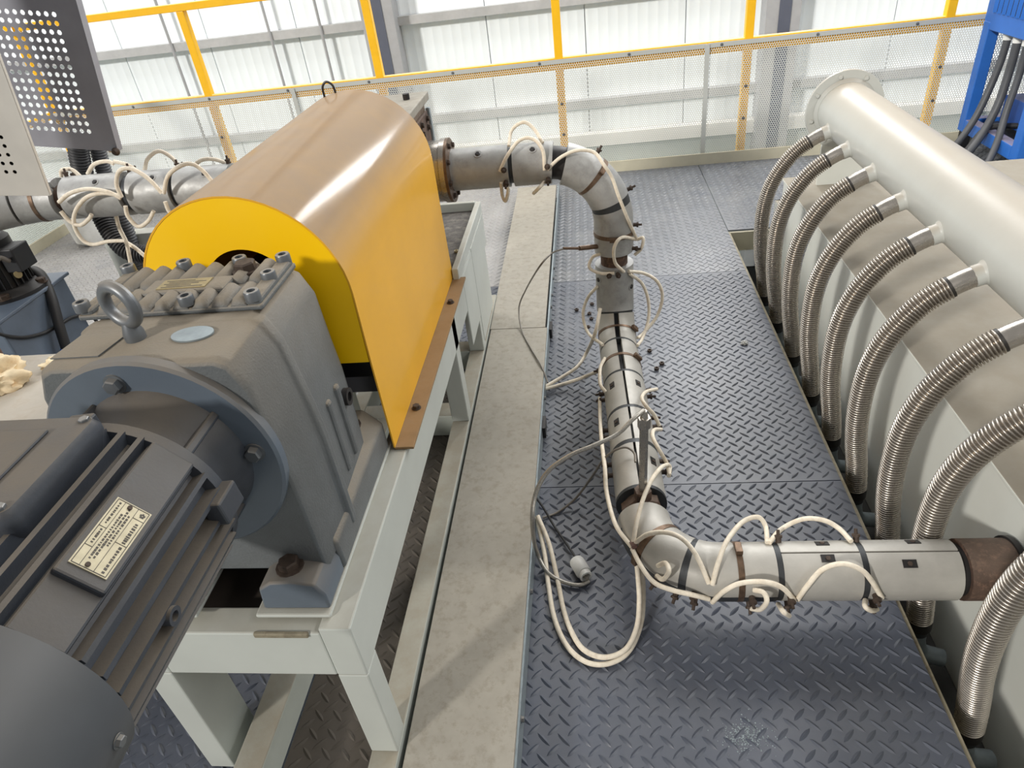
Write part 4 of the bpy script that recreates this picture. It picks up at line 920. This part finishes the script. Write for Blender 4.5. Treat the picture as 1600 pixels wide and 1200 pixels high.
for a in (.3, 1.2, 2.5, 4.0, 5.2): place('flange_bolt', RUSTBOLT, hu, hm + Vector((math.cos(a) * .1, math.sin(a) * .1, .012)))
loose('hydraulic_hose', 'thick black hose bending down the side of the hydraulic tank', 'hose', [(-1.99, 2.02, .47), (-1.95, 2.03, .485), (-1.90, 2.00, .47), (-1.862, 1.95, .41), (-1.845, 1.90, .32), (-1.84, 1.87, .22), (-1.84, 1.86, .10), (-1.84, 1.86, .02)], .017, 'black', n=12)
b = MB().cyl((-1.842, 1.878, .255), (-1.841, 1.867, .215), .0185, n=12); tag(b.build('tape_wrap', M['tape'], None, 40, origin=(-1.84, 1.87, .21)), 'blue tape wrapped around the thick black hose', 'tape')
loose('control_cable', 'thin black cable drooping across the hydraulic tank face', 'cable', [(-1.96, 1.76, .46), (-1.88, 1.70, .43), (-1.868, 1.76, .37), (-1.868, 1.84, .335), (-1.868, 1.92, .32), (-1.866, 2.0, .31), (-1.855, 2.07, .27), (-1.86, 2.09, .12), (-1.86, 2.10, .01)], .006, 'black')
loose('control_cable', 'pale grey cable looped around the black motor', 'cable', [(-1.885, 1.895, .58), (-1.88, 1.86, .605), (-1.875, 1.82, .585), (-1.895, 1.80, .55), (-1.95, 1.79, .53), (-2.04, 1.79, .53), (-2.15, 1.80, .55)], .008, 'thin')
# bench, brown block, rag
bn = thing('work_bench', 'pale metal bench top beside the gearbox with a rag on it', 'bench', (-1.5, 1.1, 0))
MB().box((-2.3, .70, .48), (-1.10, 1.42, .50)).build('bench_top', M['bench'], bn, 0, bevel=.004)
for x in (-2.26, -1.16):
    for y in (.74, 1.36): MB().box((x - .02, y - .02, .002), (x + .02, y + .02, .48)).build('leg', M['white'], bn, 0)
bk = thing('valve_block', 'brown valve block standing on the bench by the hydraulic tank', 'valve block', (-1.58, 1.37, .5))
MB().box((-1.66, 1.33, .50), (-1.555, 1.40, .60)).build('block', M['brown'], bk, 0, bevel=.006); MB().box((-1.65, 1.34, .60), (-1.60, 1.39, .635)).build('block_cap', M['brown'], bk, 0, bevel=.006)
MB().cyl((-1.60, 1.33, .58), (-1.60, 1.315, .58), .012, n=12).build('valve_port', M['plastic'], bk)
def rag(name, label, c, sx, sy, sz, seed, m='rag'):
    b = MB(); nu, nv = 64, 32; rings = []
    for i in range(nv + 1):
        th = PI * i / nv; ring = []
        for j in range(nu):
            ph = 2 * PI * j / nu; d = Vector((math.sin(th) * math.cos(ph), math.sin(th) * math.sin(ph), math.cos(th)))
            f = 1 + .5 * noise.noise(d * 2.3 + Vector((seed, 0, 0))) + .30 * abs(noise.noise(d * 4.2 + Vector((0, seed, 0)))) - .1
            p_ = Vector((d.x * sx * f, d.y * sy * f, max(-.0, (d.z + .25) * sz * f))); ring.append(Vector(c) + p_)
        rings.append(ring)
    b.loft(rings); return tag(b.build(name, M[m], None, 75, origin=c), label, 'rag')
rag('rag', 'crumpled cream rag lying on the bench beside the gearbox', (-1.515, 1.275, .50), .095, .075, .055, 3.1)
rag('rag', 'small twist of cream cloth next to the larger rag', (-1.36, 1.35, .50), .05, .03, .022, 8.4)
# pipe stand, bucket and conduits on the left
ps = thing('pipe_stand', 'white steel post supporting the left melt pipe', 'stand', (-1.80, 2.3, 0))
MB().box((-1.835, 2.27, .01), (-1.775, 2.33, .64)).build('post', M['white'], ps, 0, bevel=.003); MB().box((-1.90, 2.2, .002), (-1.71, 2.4, .012)).build('foot_plate', M['white'], ps, 0)
MB().box((-1.76, 2.27, .10), (-1.60, 2.33, .50)).build('side_panel', M['white'], ps, 0, bevel=.003)
bu = thing('plastic_bucket', 'white plastic bucket standing on the pale floor beyond left pipe', 'bucket', (-2.93, 3.62, 0))
MB().lathe([(.11, .002), (.13, .02), (.15, .30), (.156, .30), (.156, .32), (.146, .32), (.14, .30), (.12, .03)], (-2.93, 3.62, 0), (0, 0, 1), 36).build('bucket_body', M['plastic'], bu)
b = MB().ring((-2.93, 3.62, .25), (0, 0, 1), .152, .146, .012); b.build('bucket_rib', M['plastic'], bu)
def conduit(name, label, pts, r, m, pitch=.010):
    pp = PolyRoute(smoothpath(pts, 12)); k = int(pp.len / (pitch / 4)); b = MB(); rings = []; n = 14
    u = Vector((0, 1, 0))
    for q in range(k + 1):
        d = pp.len * q / k; p_, t, _, _ = pp.frame(d); u = (u - t * u.dot(t)).normalized(); w = t.cross(u); rr = r * (1, 1.1, 1.1, .95)[q % 4]
        rings.append([p_ + (u * math.cos(2 * PI * j / n) + w * math.sin(2 * PI * j / n)) * rr for j in range(n)])
    b.loft(rings); return tag(b.build(name, M[m], None, 60, origin=min(pts, key=lambda v: v[2])), label, 'conduit')
conduit('corrugated_conduit', 'black corrugated conduit dropping behind left pipe, nearer the cabinet door', [P(122, 215, Y=2.2), P(124, 245, Y=2.2), P(135, 285, Y=2.2), P(160, 340, Y=2.15), P(178, 370, Y=2.12), P(200, 392, Y=2.1), P(235, 398, Y=2.1), P(262, 396, Y=2.1)], .030, 'black')
conduit('corrugated_conduit', 'black corrugated conduit dropping behind left pipe, nearer the yellow guard', [P(150, 215, Y=2.26), P(156, 245, Y=2.26), P(170, 290, Y=2.26), P(192, 345, Y=2.25), P(205, 380, Y=2.25), P(215, 420, Y=2.25)], .024, 'cable')

# ================================================================== SMALL LOOSE BITS
def nutmesh(): return mesh_of(MB().lathe([(.0085, 0), (.0085, .007), (.0045, .007), (.0045, 0), (.0085, 0)], (0, 0, 0), (0, 0, 1), 6, cap=False), 'nut_mesh', M['boltrust'], 30)
NM = nutmesh()
for (x, y), wl in zip(((901, 485), (925, 476), (921, 491), (924, 499), (919, 512), (1015, 549), (1034, 569), (1026, 577)), ('leftmost of the loose nuts beside the middle of bent pipe', 'topmost loose nut close to left of bent pipe', 'upper of two stacked loose nuts close to left of bent pipe', 'lower of two stacked loose nuts close to left of bent pipe', 'loose nut nearest the ivory lead left of bent pipe', 'topmost loose nut on blue plate right of bent pipe', 'rightmost loose nut on blue plate right of bent pipe', 'lowest loose nut on blue plate right of bent pipe')):
    p_ = P(x, y, Z=.003); o = bpy.data.objects.new('nut', NM); COL.objects.link(o); o.location = p_; o.rotation_euler = (0, 0, x * .7)
    tag(o, wl, 'nut', 'loose nuts on the floor plates')
p_ = P(1163, 537, Z=.002)
o = rag('paper_scrap', 'small crumpled white paper scrap on blue plate near the hoses', (p_.x, p_.y, .002), .012, .009, .008, 5.5, 'plastic'); o['category'] = 'paper scrap'
random.seed(11); b = MB(); c_ = P(1165, 1150, Z=.0)
for k in range(420):
    x, y = c_.x + random.gauss(0, .022), c_.y + random.gauss(0, .015); r_ = random.uniform(.0005, .0017); a0 = random.random() * 6
    b.lathe([(r_, 0), (r_ * .6, .0006)], (x, y, .0003), (0, 0, 1), 5, a0=a0)
sp_ = tag(b.build('plaster_dust', M['galvside'], None, 0, origin=(c_.x, c_.y, 0)), 'scatter of white plaster dust on the nearest blue floor plate', 'dust'); sp_['kind'] = 'stuff'
gf = MB().box((-9, -3, -1.62), (9, 5.62, -1.60)).build('floor_hall', M['lowwall'], None, 0, origin=(0, 2, -1.6)); gf['kind'] = 'structure'
for o in bpy.data.objects:
    if '_o' in o: del o['_o']
